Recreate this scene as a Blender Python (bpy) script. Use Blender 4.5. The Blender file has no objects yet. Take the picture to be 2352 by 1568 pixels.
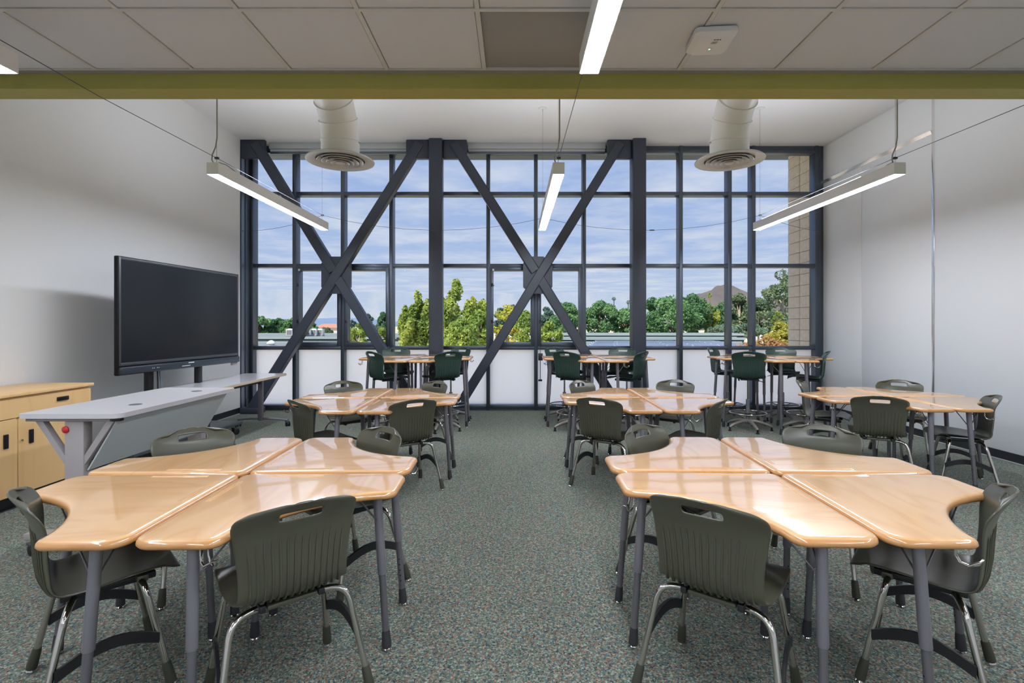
import bpy, bmesh, math, random
from mathutils import Vector, Matrix, noise
random.seed(7)
sc = bpy.context.scene
COL = sc.collection
R = math.radians

# ------------------------------------------------------------------ camera
F = 1170.0                       # focal length in pixels of the 2352 x 1568 frame
VX, VY = 1182.0, 746.0           # vanishing point of the room's depth lines
CAMZ = 1.45
cd = bpy.data.cameras.new('camera'); cam = bpy.data.objects.new('camera', cd); COL.objects.link(cam)
cd.sensor_width = 36.0; cd.sensor_fit = 'HORIZONTAL'; cd.lens = F / 2352 * 36
cd.shift_x = -(VX - 1176) / 2352; cd.shift_y = -(784 - VY) / 2352
cd.clip_start = 0.05; cd.clip_end = 6000
cam.location = (0, 0, CAMZ); cam.rotation_euler = (R(90), 0, 0)
sc.camera = cam

# ------------------------------------------------------------------ world: hazy blue sky with thin clouds
W = bpy.data.worlds.new('sky'); sc.world = W; W.use_nodes = True
nt = W.node_tree; nt.nodes.clear()
def N(tree, t, **kw):
    n = tree.nodes.new(t)
    for k, v in kw.items(): setattr(n, k, v)
    return n
tc = N(nt, 'ShaderNodeTexCoord'); sx = N(nt, 'ShaderNodeSeparateXYZ'); nt.links.new(tc.outputs['Generated'], sx.inputs[0])
rp = N(nt, 'ShaderNodeValToRGB')
rp.color_ramp.elements[0].position = 0.0; rp.color_ramp.elements[0].color = (0.66, 0.74, 0.96, 1)
rp.color_ramp.elements[1].position = 1.0; rp.color_ramp.elements[1].color = (0.22, 0.38, 0.80, 1)
e = rp.color_ramp.elements.new(0.14); e.color = (0.47, 0.60, 0.95, 1)
e = rp.color_ramp.elements.new(0.40); e.color = (0.32, 0.47, 0.90, 1)
nt.links.new(sx.outputs['Z'], rp.inputs[0])
mx = N(nt, 'ShaderNodeMath', operation='MAXIMUM'); mx.inputs[1].default_value = 0.06; nt.links.new(sx.outputs['Z'], mx.inputs[0])
dv = N(nt, 'ShaderNodeVectorMath', operation='DIVIDE'); nt.links.new(tc.outputs['Generated'], dv.inputs[0])
cz = N(nt, 'ShaderNodeCombineXYZ')
for i in range(3): nt.links.new(mx.outputs[0], cz.inputs[i])
nt.links.new(cz.outputs[0], dv.inputs[1])
nz = N(nt, 'ShaderNodeTexNoise'); nz.inputs['Scale'].default_value = 1.1; nz.inputs['Detail'].default_value = 9; nz.inputs['Roughness'].default_value = 0.62
nt.links.new(dv.outputs[0], nz.inputs['Vector'])
cr = N(nt, 'ShaderNodeValToRGB'); cr.color_ramp.elements[0].position = 0.42; cr.color_ramp.elements[1].position = 0.72
cr.color_ramp.elements[1].color = (0.80, 0.80, 0.80, 1)
nt.links.new(nz.outputs['Fac'], cr.inputs[0])
mc = N(nt, 'ShaderNodeMix', data_type='RGBA'); mc.inputs['B'].default_value = (0.86, 0.88, 1.02, 1)
nt.links.new(cr.outputs[0], mc.inputs['Factor']); nt.links.new(rp.outputs[0], mc.inputs['A'])
bg = N(nt, 'ShaderNodeBackground'); bg.inputs['Strength'].default_value = 1.2
nt.links.new(mc.outputs['Result'], bg.inputs['Color'])
wo = N(nt, 'ShaderNodeOutputWorld'); nt.links.new(bg.outputs[0], wo.inputs[0])

# ------------------------------------------------------------------ sun (behind the building), exposure
sl = bpy.data.lights.new('sun', 'SUN'); sl.energy = 8.5; sl.angle = R(0.6); sl.color = (1.0, 0.95, 0.86)
so = bpy.data.objects.new('sun', sl); COL.objects.link(so)
so.rotation_euler = Vector((0.40, 0.52, -0.75)).to_track_quat('-Z', 'Y').to_euler(); so.location = (0, -20, 40)
FILL_EMIT = 36.0                   # emission of unseen strips added atop the high pendants to brighten the ceiling
LAMP = 60.0                      # emission of the pendant lenses
GLASS_T = 0.82                   # transmission of each face of the tinted clear glass
vs = sc.view_settings; vs.view_transform = 'Standard'; vs.look = 'None'; vs.exposure = 0.12; vs.gamma = 1.0; vs.use_curve_mapping = False
cy = sc.cycles
cy.use_denoising = True; cy.max_bounces = 6; cy.diffuse_bounces = 3; cy.glossy_bounces = 3; cy.transparent_max_bounces = 8; cy.transmission_bounces = 4
cy.use_light_tree = False; cy.use_adaptive_sampling = True; cy.adaptive_threshold = 0.05; cy.adaptive_min_samples = 16
cy.caustics_reflective = False; cy.caustics_refractive = False; cy.sample_clamp_indirect = 6.0

# ------------------------------------------------------------------ materials
def srgb(r, g, b):
    f = lambda c: (c/255/12.92 if c/255 <= 0.04045 else ((c/255 + 0.055)/1.055)**2.4)
    return (f(r), f(g), f(b), 1)
MATS = {}
def mat(name, col, rough=0.5, metal=0.0, spec=0.5, coat=0.0, var=0.0, vscale=8.0, bump=0.0, bscale=60.0, emit=0.0, coat_rough=0.05):
    m = bpy.data.materials.new(name); m.use_nodes = True; t = m.node_tree
    b = t.nodes['Principled BSDF']
    b.inputs['Base Color'].default_value = col; b.inputs['Roughness'].default_value = rough; b.inputs['Metallic'].default_value = metal
    b.inputs['Specular IOR Level'].default_value = spec; b.inputs['Coat Weight'].default_value = coat; b.inputs['Coat Roughness'].default_value = coat_rough
    if emit:
        b.inputs['Emission Color'].default_value = col; b.inputs['Emission Strength'].default_value = emit
    if var or bump:
        c = N(t, 'ShaderNodeTexCoord')
    if var:
        n = N(t, 'ShaderNodeTexNoise'); n.inputs['Scale'].default_value = vscale; n.inputs['Detail'].default_value = 4
        t.links.new(c.outputs['Object'], n.inputs['Vector'])
        r = N(t, 'ShaderNodeMapRange'); r.inputs['From Min'].default_value = 0.3; r.inputs['From Max'].default_value = 0.7
        r.inputs['To Min'].default_value = 1 - var; r.inputs['To Max'].default_value = 1 + var
        t.links.new(n.outputs['Fac'], r.inputs['Value'])
        v = N(t, 'ShaderNodeVectorMath', operation='SCALE'); v.inputs[0].default_value = col[:3]
        t.links.new(r.outputs[0], v.inputs['Scale']); t.links.new(v.outputs[0], b.inputs['Base Color'])
    if bump:
        n2 = N(t, 'ShaderNodeTexNoise'); n2.inputs['Scale'].default_value = bscale; n2.inputs['Detail'].default_value = 3
        t.links.new(c.outputs['Object'], n2.inputs['Vector'])
        bp = N(t, 'ShaderNodeBump'); bp.inputs['Strength'].default_value = bump; bp.inputs['Distance'].default_value = 0.01
        t.links.new(n2.outputs['Fac'], bp.inputs['Height']); t.links.new(bp.outputs[0], b.inputs['Normal'])
    MATS[name] = m
    return m
def wood(name, c1, c2, rough, coat, axis_scale=(1.2, 9, 9), rnd=True, spec=0.5):
    m = mat(name, c1, rough, spec=spec, coat=coat, coat_rough=0.04); t = m.node_tree; b = t.nodes['Principled BSDF']
    b.inputs['Coat IOR'].default_value = 2.4 if rnd else 1.5
    c = N(t, 'ShaderNodeTexCoord'); oi = N(t, 'ShaderNodeObjectInfo')
    sc_ = N(t, 'ShaderNodeVectorMath', operation='MULTIPLY'); sc_.inputs[1].default_value = axis_scale
    ad = N(t, 'ShaderNodeVectorMath', operation='ADD')
    t.links.new(c.outputs['Object'], sc_.inputs[0]); t.links.new(sc_.outputs[0], ad.inputs[0])
    if rnd:
        mu = N(t, 'ShaderNodeMath', operation='MULTIPLY'); mu.inputs[1].default_value = 31.0
        t.links.new(oi.outputs['Random'], mu.inputs[0]); t.links.new(mu.outputs[0], ad.inputs[1])
    n = N(t, 'ShaderNodeTexNoise'); n.inputs['Scale'].default_value = 1.0; n.inputs['Detail'].default_value = 2; n.inputs['Distortion'].default_value = 0.6
    t.links.new(ad.outputs[0], n.inputs['Vector'])
    mm = N(t, 'ShaderNodeMath', operation='MULTIPLY'); mm.inputs[1].default_value = 9.0; t.links.new(n.outputs['Fac'], mm.inputs[0])
    fr = N(t, 'ShaderNodeMath', operation='PINGPONG'); fr.inputs[1].default_value = 1.0; t.links.new(mm.outputs[0], fr.inputs[0])
    pw = N(t, 'ShaderNodeMath', operation='POWER'); pw.inputs[1].default_value = 2.5; t.links.new(fr.outputs[0], pw.inputs[0])
    ml = N(t, 'ShaderNodeMath', operation='MULTIPLY'); ml.inputs[1].default_value = 0.55; t.links.new(pw.outputs[0], ml.inputs[0])
    x = N(t, 'ShaderNodeMix', data_type='RGBA'); x.inputs['A'].default_value = c1; x.inputs['B'].default_value = c2
    t.links.new(ml.outputs[0], x.inputs['Factor']); t.links.new(x.outputs['Result'], b.inputs['Base Color'])
    return m
def glass(name, tint, k):
    m = bpy.data.materials.new(name); m.use_nodes = True; t = m.node_tree; t.nodes.clear()
    tr = N(t, 'ShaderNodeBsdfTransparent'); tr.inputs[0].default_value = tint
    gl = N(t, 'ShaderNodeBsdfGlossy'); gl.inputs['Roughness'].default_value = 0.0
    fr = N(t, 'ShaderNodeFresnel'); fr.inputs[0].default_value = 1.45
    ml = N(t, 'ShaderNodeMath', operation='MULTIPLY'); ml.inputs[1].default_value = k; t.links.new(fr.outputs[0], ml.inputs[0])
    mi = N(t, 'ShaderNodeMixShader'); t.links.new(ml.outputs[0], mi.inputs[0]); t.links.new(tr.outputs[0], mi.inputs[1]); t.links.new(gl.outputs[0], mi.inputs[2])
    o = N(t, 'ShaderNodeOutputMaterial'); t.links.new(mi.outputs[0], o.inputs[0]); MATS[name] = m
    return m
def frosted(name):
    m = bpy.data.materials.new(name); m.use_nodes = True; t = m.node_tree; t.nodes.clear()
    tl = N(t, 'ShaderNodeBsdfTranslucent'); tl.inputs[0].default_value = (0.90, 0.89, 0.85, 1)
    df = N(t, 'ShaderNodeBsdfDiffuse'); df.inputs[0].default_value = (0.90, 0.91, 0.88, 1)
    mi = N(t, 'ShaderNodeMixShader'); mi.inputs[0].default_value = 0.12; t.links.new(tl.outputs[0], mi.inputs[1]); t.links.new(df.outputs[0], mi.inputs[2])
    gl = N(t, 'ShaderNodeBsdfGlossy'); gl.inputs['Roughness'].default_value = 0.25
    fr = N(t, 'ShaderNodeFresnel'); fr.inputs[0].default_value = 1.3
    m2 = N(t, 'ShaderNodeMixShader'); t.links.new(fr.outputs[0], m2.inputs[0]); t.links.new(mi.outputs[0], m2.inputs[1]); t.links.new(gl.outputs[0], m2.inputs[2])
    o = N(t, 'ShaderNodeOutputMaterial'); t.links.new(m2.outputs[0], o.inputs[0]); MATS[name] = m
def leafmat(name, c1, c2):
    m = bpy.data.materials.new(name); m.use_nodes = True; t = m.node_tree; t.nodes.clear()
    c = N(t, 'ShaderNodeTexCoord'); n = N(t, 'ShaderNodeTexNoise'); n.inputs['Scale'].default_value = 0.55; n.inputs['Detail'].default_value = 5
    t.links.new(c.outputs['Object'], n.inputs['Vector'])
    r = N(t, 'ShaderNodeMapRange'); r.inputs['From Min'].default_value = 0.35; r.inputs['From Max'].default_value = 0.65; t.links.new(n.outputs['Fac'], r.inputs['Value'])
    x = N(t, 'ShaderNodeMix', data_type='RGBA'); x.inputs['A'].default_value = c1; x.inputs['B'].default_value = c2; t.links.new(r.outputs[0], x.inputs['Factor'])
    d = N(t, 'ShaderNodeBsdfDiffuse'); l = N(t, 'ShaderNodeBsdfTranslucent')
    t.links.new(x.outputs['Result'], d.inputs[0]); t.links.new(x.outputs['Result'], l.inputs[0])
    mi = N(t, 'ShaderNodeMixShader'); mi.inputs[0].default_value = 0.35; t.links.new(d.outputs[0], mi.inputs[1]); t.links.new(l.outputs[0], mi.inputs[2])
    o = N(t, 'ShaderNodeOutputMaterial'); t.links.new(mi.outputs[0], o.inputs[0]); MATS[name] = m

mat('wall_white', srgb(234, 233, 232), 0.75, spec=0.25)
mat('wall_panel', srgb(238, 239, 240), 0.42, spec=0.4)
mat('ceil_paint', srgb(232, 231, 230), 0.8, spec=0.2)
mat('tile_white', srgb(212, 215, 221), 0.85, spec=0.2, var=0.02, vscale=200, bump=0.15, bscale=400)
mat('grid_white', srgb(205, 205, 204), 0.5)
mat('grille_grey', srgb(150, 150, 148), 0.7, var=0.12, vscale=500)
mat('beam_green', srgb(164, 158, 84), 0.6, spec=0.3)
mat('base_black', srgb(40, 42, 46), 0.5)
mat('carpet_edge', srgb(170, 172, 170), 0.6)
mat('steel_paint', srgb(56, 62, 74), 0.42, spec=0.5)
mat('alu_dark', srgb(92, 99, 110), 0.38, metal=0.8, spec=0.5)
mat('alu_jamb', srgb(108, 118, 132), 0.35, metal=0.5)
mat('shade_grey', srgb(178, 182, 182), 0.5)
mat('duct_white', srgb(248, 247, 244), 0.42)
mat('diffuser', srgb(196, 196, 194), 0.35, metal=0.25)
mat('lamp_body', srgb(236, 235, 233), 0.5)
mat('cord_grey', srgb(150, 148, 142), 0.5)
mat('cable_steel', srgb(78, 78, 80), 0.45, metal=0.5)
mat('polished_strip', (0.95, 0.95, 0.96, 1), 0.16, metal=0.9)
mat('rail_white', srgb(250, 250, 250), 0.3)
mat('angle_grey', srgb(150, 148, 148), 0.6)
mat('plastic_white', srgb(225, 225, 225), 0.4)
mat('print_dark', srgb(30, 30, 30), 0.6)
mat('led_green', (0.5, 1.0, 0.75, 1), 0.5, emit=1.5)
mat('chair_olive', srgb(82, 81, 66), 0.30, spec=0.65, bump=0.03, bscale=900)
mat('stool_green', srgb(46, 68, 60), 0.36, spec=0.55, bump=0.03, bscale=900)
mat('chrome', srgb(205, 200, 195), 0.12, metal=1.0)
mat('black_steel', srgb(45, 45, 48), 0.4, metal=0.2)
mat('boot_olive', srgb(62, 62, 50), 0.55)
mat('boot_dark', srgb(52, 52, 56), 0.55)
mat('leg_grey', srgb(140, 136, 144), 0.42, metal=0.35)
mat('leg_grey_low', srgb(122, 120, 126), 0.35, metal=0.55)
mat('base_taupe', srgb(140, 134, 128), 0.4, metal=0.3)
wood('maple_top', srgb(247, 196, 139), srgb(232, 173, 111), 0.25, 1.0, (1.3, 5, 5))
wood('maple_rim', srgb(214, 156, 96), srgb(198, 136, 78), 0.34, 0.35, (2, 6, 6))
mat('rim_dark', srgb(120, 72, 40), 0.4)
wood('maple_cab', srgb(246, 202, 142), srgb(238, 188, 124), 0.42, 0.1, (5, 5, 0.8), rnd=False)
mat('cab_edge', srgb(214, 168, 108), 0.4)
mat('handle_black', srgb(28, 27, 36), 0.3)
mat('laminate_grey', srgb(206, 202, 204), 0.35, var=0.012, vscale=300)
mat('frame_taupe', srgb(168, 160, 158), 0.45)
mat('panel_grey', srgb(196, 199, 199), 0.5)
mat('grommet_grey', srgb(96, 96, 100), 0.5)
mat('laminate_white', srgb(214, 212, 216), 0.16, coat=0.3)
mat('edge_tan', srgb(200, 180, 150), 0.45)
mat('red_button', srgb(205, 40, 48), 0.35)
mat('caster_black', srgb(26, 26, 28), 0.45)
mat('tv_black', srgb(14, 15, 16), 0.5, spec=0.3)
mat('tv_bezel', srgb(66, 68, 72), 0.4)
mat('tv_screen', srgb(27, 29, 33), 0.25, spec=0.5)
mat('tv_bar', srgb(52, 58, 66), 0.3)
mat('stand_grey', srgb(88, 94, 102), 0.35, metal=0.4)
mat('block_tan', srgb(238, 222, 204), 0.9, var=0.10, vscale=14, bump=0.5, bscale=90)
mat('mortar', srgb(172, 164, 154), 0.95)
mat('bark', srgb(120, 104, 88), 0.9, var=0.2, vscale=3)
mat('bark_pale', srgb(188, 176, 160), 0.9, var=0.15, vscale=3)
mat('roof_grey', srgb(124, 130, 134), 0.8, var=0.05, vscale=0.4)
mat('fascia_grey', srgb(150, 164, 168), 0.6)
mat('fascia_dark', srgb(70, 78, 84), 0.7)
mat('solar_blue', srgb(112, 122, 150), 0.25)
mat('solar_frame', srgb(225, 228, 232), 0.4)
mat('hvac_white', srgb(225, 226, 226), 0.5)
mat('hvac_grille', srgb(120, 122, 126), 0.6)
mat('stucco_pink', srgb(205, 190, 186), 0.9)
mat('roof_red', srgb(190, 128, 110), 0.9)
mat('hill_brown', srgb(98, 91, 90), 1.0, var=0.2, vscale=0.02)
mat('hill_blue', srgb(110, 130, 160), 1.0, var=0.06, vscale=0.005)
mat('ground', srgb(196, 188, 168), 1.0, var=0.25, vscale=0.08)  # hidden ground, made pale to bounce sunlight up at the building
mat('bark_dark', srgb(70, 64, 56), 0.9)
g_ = GLASS_T
glass('glass_clear', (g_ * 0.985, g_, g_ * 0.97, 1), 0.02)
glass('glass_plain', (0.97, 0.97, 0.97, 1), 0.02)
frosted('glass_frosted')
leafmat('leaf_pine', srgb(196, 204, 104), srgb(122, 148, 84))
leafmat('leaf_lime', srgb(186, 198, 104), srgb(128, 156, 84))
leafmat('leaf_autumn', srgb(237, 213, 102), srgb(168, 185, 88))
leafmat('leaf_green', srgb(142, 178, 122), srgb(90, 132, 90))
leafmat('leaf_deep', srgb(116, 152, 108), srgb(74, 112, 80))
leafmat('leaf_euc', srgb(145, 159, 119), srgb(98, 121, 100))
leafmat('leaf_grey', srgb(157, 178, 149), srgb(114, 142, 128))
leafmat('leaf_orange', srgb(186, 140, 104), srgb(150, 136, 84))
leafmat('leaf_yellow', srgb(206, 192, 96), srgb(160, 164, 84))
leafmat('leaf_hazed', srgb(119, 142, 128), srgb(93, 119, 114))  # distance haze mixed into the leaf colour as a paler blue
def carpet():
    m = mat('carpet', (0.1, 0.1, 0.1, 1), 0.95, spec=0.1); t = m.node_tree; b = t.nodes['Principled BSDF']
    b.inputs['Sheen Weight'].default_value = 0.22; b.inputs['Sheen Roughness'].default_value = 0.4; b.inputs['Sheen Tint'].default_value = (0.85, 1.0, 0.93, 1)
    c = N(t, 'ShaderNodeTexCoord')
    v = N(t, 'ShaderNodeTexVoronoi'); v.inputs['Scale'].default_value = 150; t.links.new(c.outputs['Object'], v.inputs['Vector'])
    s = N(t, 'ShaderNodeSeparateColor'); t.links.new(v.outputs['Color'], s.inputs[0])
    r = N(t, 'ShaderNodeValToRGB'); r.color_ramp.interpolation = 'CONSTANT'
    cols = [(0.0, srgb(84, 98, 98)), (0.18, srgb(130, 137, 126)), (0.36, srgb(76, 102, 98)), (0.48, srgb(126, 107, 84)), (0.60, srgb(100, 118, 98)), (0.72, srgb(148, 151, 134)), (0.84, srgb(140, 92, 78)), (0.92, srgb(52, 62, 68))]
    el = r.color_ramp.elements
    el[0].position = cols[0][0]; el[0].color = cols[0][1]; el[1].position = cols[1][0]; el[1].color = cols[1][1]
    for p, cc in cols[2:]:
        q = el.new(p); q.color = cc
    t.links.new(s.outputs[0], r.inputs[0])
    n = N(t, 'ShaderNodeTexNoise'); n.inputs['Scale'].default_value = 60; n.inputs['Detail'].default_value = 4; t.links.new(c.outputs['Object'], n.inputs['Vector'])
    mr = N(t, 'ShaderNodeMapRange'); mr.inputs['From Min'].default_value = 0.3; mr.inputs['From Max'].default_value = 0.7; mr.inputs['To Min'].default_value = 0.55; mr.inputs['To Max'].default_value = 1.45
    t.links.new(n.outputs['Fac'], mr.inputs['Value'])
    sv = N(t, 'ShaderNodeVectorMath', operation='SCALE'); t.links.new(r.outputs[0], sv.inputs[0]); t.links.new(mr.outputs[0], sv.inputs['Scale'])
    t.links.new(sv.outputs[0], b.inputs['Base Color'])
    bp = N(t, 'ShaderNodeBump'); bp.inputs['Strength'].default_value = 0.5; bp.inputs['Distance'].default_value = 0.004
    t.links.new(v.outputs['Distance'], bp.inputs['Height']); t.links.new(bp.outputs[0], b.inputs['Normal'])
carpet()
def emissive(name, col, s):
    m = bpy.data.materials.new(name); m.use_nodes = True; t = m.node_tree; t.nodes.clear()
    em = N(t, 'ShaderNodeEmission'); em.inputs[0].default_value = col; em.inputs[1].default_value = s
    o = N(t, 'ShaderNodeOutputMaterial'); t.links.new(em.outputs[0], o.inputs[0]); MATS[name] = m
emissive('lens', (0.91, 0.975, 1.09, 1), LAMP)
emissive('added_uplight', (0.91, 0.975, 1.09, 1), FILL_EMIT)

# ------------------------------------------------------------------ mesh helpers
class MB:
    def __init__(s): s.v = []; s.f = []
    def add(s, vs, fs):
        k = len(s.v); s.v += [tuple(p) for p in vs]; s.f += [tuple(i + k for i in f) for f in fs]; return s
    def box(s, x0, x1, y0, y1, z0, z1):
        return s.add([(x0,y0,z0),(x1,y0,z0),(x1,y1,z0),(x0,y1,z0),(x0,y0,z1),(x1,y0,z1),(x1,y1,z1),(x0,y1,z1)],
                     [(0,3,2,1),(4,5,6,7),(0,1,5,4),(1,2,6,5),(2,3,7,6),(3,0,4,7)])
    def bbox(s, x0, x1, y0, y1, z0, z1, b=0.004, seg=2):
        bm = bmesh.new(); bmesh.ops.create_cube(bm, size=1.0)
        for v in bm.verts:
            v.co = Vector(((x0+x1)/2 + v.co.x*(x1-x0), (y0+y1)/2 + v.co.y*(y1-y0), (z0+z1)/2 + v.co.z*(z1-z0)))
        bmesh.ops.bevel(bm, geom=list(bm.edges), offset=b, segments=seg, affect='EDGES', profile=0.5)
        bm.verts.index_update()
        s.add([v.co for v in bm.verts], [[v.index for v in f.verts] for f in bm.faces]); bm.free(); return s
    def tube(s, path, rad, seg=10, caps=True):
        P = [Vector(p) for p in path]; n = len(P)
        rr = rad if isinstance(rad, (list, tuple)) else [rad]*n
        t0 = (P[1]-P[0]).normalized()
        up = Vector((0,0,1)) if abs(t0.z) < 0.9 else Vector((1,0,0))
        u = t0.cross(up).normalized(); vs = []
        for i in range(n):
            t = ((P[min(i+1,n-1)]-P[max(i-1,0)])).normalized()
            u = (u - t*u.dot(t)).normalized(); w = t.cross(u)
            for k in range(seg):
                a = 2*math.pi*k/seg; vs.append(P[i] + (u*math.cos(a) + w*math.sin(a))*rr[i])
        fs = []
        for i in range(n-1):
            for k in range(seg):
                a = i*seg+k; b = i*seg+(k+1)%seg; fs.append((a, b, b+seg, a+seg))
        if caps:
            fs.append(tuple(range(seg-1,-1,-1))); fs.append(tuple((n-1)*seg+k for k in range(seg)))
        return s.add(vs, fs)
    def lathe(s, prof, seg=24, o=(0,0,0), close=True):
        vs = []; fs = []; n = len(prof)
        for r, z in prof:
            for k in range(seg):
                a = 2*math.pi*k/seg; vs.append((o[0]+r*math.cos(a), o[1]+r*math.sin(a), o[2]+z))
        for i in range(n-1):
            for k in range(seg):
                a = i*seg+k; b = i*seg+(k+1)%seg; fs.append((a, b, b+seg, a+seg))
        if close:
            if prof[0][0] > 1e-4: fs.append(tuple(range(seg-1,-1,-1)))
            if prof[-1][0] > 1e-4: fs.append(tuple((n-1)*seg+k for k in range(seg)))
        return s.add(vs, fs)
    def prism(s, poly, z0, z1, fn=lambda x, y, z: (x, y, z)):
        n = len(poly)
        vs = [fn(x, y, z0) for x, y in poly] + [fn(x, y, z1) for x, y in poly]
        fs = [tuple(range(n-1,-1,-1)), tuple(range(n, 2*n))] + [(i, (i+1)%n, n+(i+1)%n, n+i) for i in range(n)]
        return s.add(vs, fs)
    def torus(s, R_, r, o, seg=40, s2=8):
        vs = []; fs = []
        for i in range(seg):
            a = 2*math.pi*i/seg
            for k in range(s2):
                b = 2*math.pi*k/s2; q = R_ + r*math.cos(b); vs.append((o[0]+q*math.cos(a), o[1]+q*math.sin(a), o[2]+r*math.sin(b)))
        for i in range(seg):
            for k in range(s2):
                fs.append((i*s2+k, ((i+1)%seg)*s2+k, ((i+1)%seg)*s2+(k+1)%s2, i*s2+(k+1)%s2))
        return s.add(vs, fs)
    def mesh(s, name, m, smooth=True, fix=True):
        me = bpy.data.meshes.new(name); me.from_pydata(s.v, [], s.f)
        if fix:
            bm = bmesh.new(); bm.from_mesh(me); bmesh.ops.recalc_face_normals(bm, faces=bm.faces); bm.to_mesh(me); bm.free()
        if m: me.materials.append(MATS[m])
        if smooth:
            me.polygons.foreach_set('use_smooth', [True]*len(me.polygons)); me.set_sharp_from_angle(angle=R(38))
        me.update(); return me
    def build(s, name, m, parent=None, smooth=True, fix=True):
        return link(name, s.mesh(name, m, smooth, fix), parent)
def link(name, data, parent=None, loc=None, rz=None):
    o = bpy.data.objects.new(name, data); COL.objects.link(o)
    if parent is not None: o.parent = parent
    if loc is not None: o.location = loc
    if rz is not None: o.rotation_euler[2] = rz
    return o
def tag(o, label, cat=None, group=None, kind=None):
    o['label'] = label
    if cat: o['category'] = cat
    if group: o['group'] = group
    if kind: o['kind'] = kind
    return o
def thing(name, label, cat, loc=(0,0,0), rz=0.0, group=None, kind=None):
    o = bpy.data.objects.new(name, None); COL.objects.link(o); o.empty_display_size = 0.1
    o.location = loc; o.rotation_euler[2] = rz
    return tag(o, label, cat, group, kind)
KIDS = {}
def copy_tree(o, parent=None):
    c = o.copy(); COL.objects.link(c)
    if parent is not None: c.parent = parent
    for ch in list(o.children): copy_tree(ch, c)
    return c
def px(x, y, Y):                  # point of the photograph at depth Y
    return ((x-VX)/F*Y, Y, CAMZ + (VY-y)/F*Y)
def struct(name, mb, m, label, smooth=False, parent=None):
    o = mb.build(name, m, parent, smooth)
    if parent is None: tag(o, label, None, None, 'structure')
    return o

# ------------------------------------------------------------------ room shell
XL, XR = -4.5, 5.25
YB, YG = -4.0, 8.80              # back wall, outer glass line
YF = 8.64                        # inner face of the mullions
ZC, ZL = 4.49, 3.05              # high ceiling, tiled ceiling
struct('floor', MB().box(XL-0.2, XR+0.2, YB-0.2, 8.95, -0.2, 0.0), 'carpet', 'speckled green and brown classroom carpet')
struct('wall_left', MB().box(XL-0.2, XL, YB, 8.35, 0, ZC+0.2), 'wall_white', 'plain white side wall behind the display screen')
struct('wall_back', MB().box(XL-0.2, XR+0.2, YB-0.2, YB, 0, ZC+0.2), 'wall_white', 'plain white wall behind the camera')
wr = struct('wall_right', MB().box(XR+0.02, XR+0.2, YB, 8.95, 0, ZC+0.2), 'wall_white', 'white side wall faced with tall panels')
for (y0, y1, z0, z1) in ((6.41, 7.70, 0.0, 3.855), (7.705, 8.74, 0.0, 3.855), (6.41, 8.74, 3.90, 4.46), (YB, 6.37, 0.0, 4.47)):
    MB().bbox(XR, XR+0.03, y0, y1, z0, z1, 0.003).build('wall_panel', 'wall_panel', wr)
MB().bbox(XR-0.004, XR+0.03, 6.37, 6.41, 0.0, 4.47, 0.003).build('joint_strip', 'polished_strip', wr)
MB().add([(XR-0.001, 6.41, 3.852), (XR-0.018, 6.41, 3.898), (XR+0.01, 6.41, 3.9), (XR-0.001, 8.70, 3.852), (XR-0.018, 8.70, 3.898), (XR+0.01, 8.70, 3.9)], [(0, 1, 2), (5, 4, 3), (0, 3, 4, 1), (1, 4, 5, 2), (2, 5, 3, 0)]).build('joint_strip', 'polished_strip', wr, False)
struct('ceiling_high', MB().box(XL-0.2, XR+0.2, 3.39, 8.95, ZC, ZC+0.15), 'ceil_paint', 'smooth white high ceiling beside the window wall')
struct('roof', MB().box(XL-0.4, XR+0.8, YB-0.4, 9.95, ZC+0.18, ZC+0.4), 'roof_grey', 'flat roof slab above the classroom, eave added to shade the block wall')  # unseen eave carried past the glass to keep sun off the block wall
struct('beam_header', MB().bbox(XL, XR, 3.24, 3.39, 2.95, ZC, 0.004), 'beam_green', 'olive green painted beam across the ceiling step')
struct('baseboard_left', MB().bbox(XL, XL+0.012, YB, 8.35, 0, 0.10, 0.003), 'base_black', 'black rubber baseboard below the screen wall')
struct('baseboard_right', MB().bbox(XR-0.012, XR, YB, 8.64, 0, 0.10, 0.003), 'base_black', 'black rubber baseboard below the panelled wall')
struct('trim_1', MB().bbox(XL+0.012, XL+0.03, YB, 8.35, 0, 0.012, 0.003), 'carpet_edge', 'thin grey carpet edge strip by the screen wall')
struct('trim_2', MB().bbox(XR-0.03, XR-0.012, YB, 8.64, 0, 0.012, 0.003), 'carpet_edge', 'thin grey carpet edge strip by the panelled wall')
jb = struct('trim_3', MB().box(XL-0.06, XL, 8.36, 8.80, 0, ZC), 'alu_jamb', 'bluish metal jamb lining between wall and windows')
for y in (8.36, 8.50, 8.62):
    MB().bbox(XL-0.005, XL+0.012, y, y+0.018, 0, ZC, 0.003).build('jamb_rib', 'alu_dark', jb)

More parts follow.
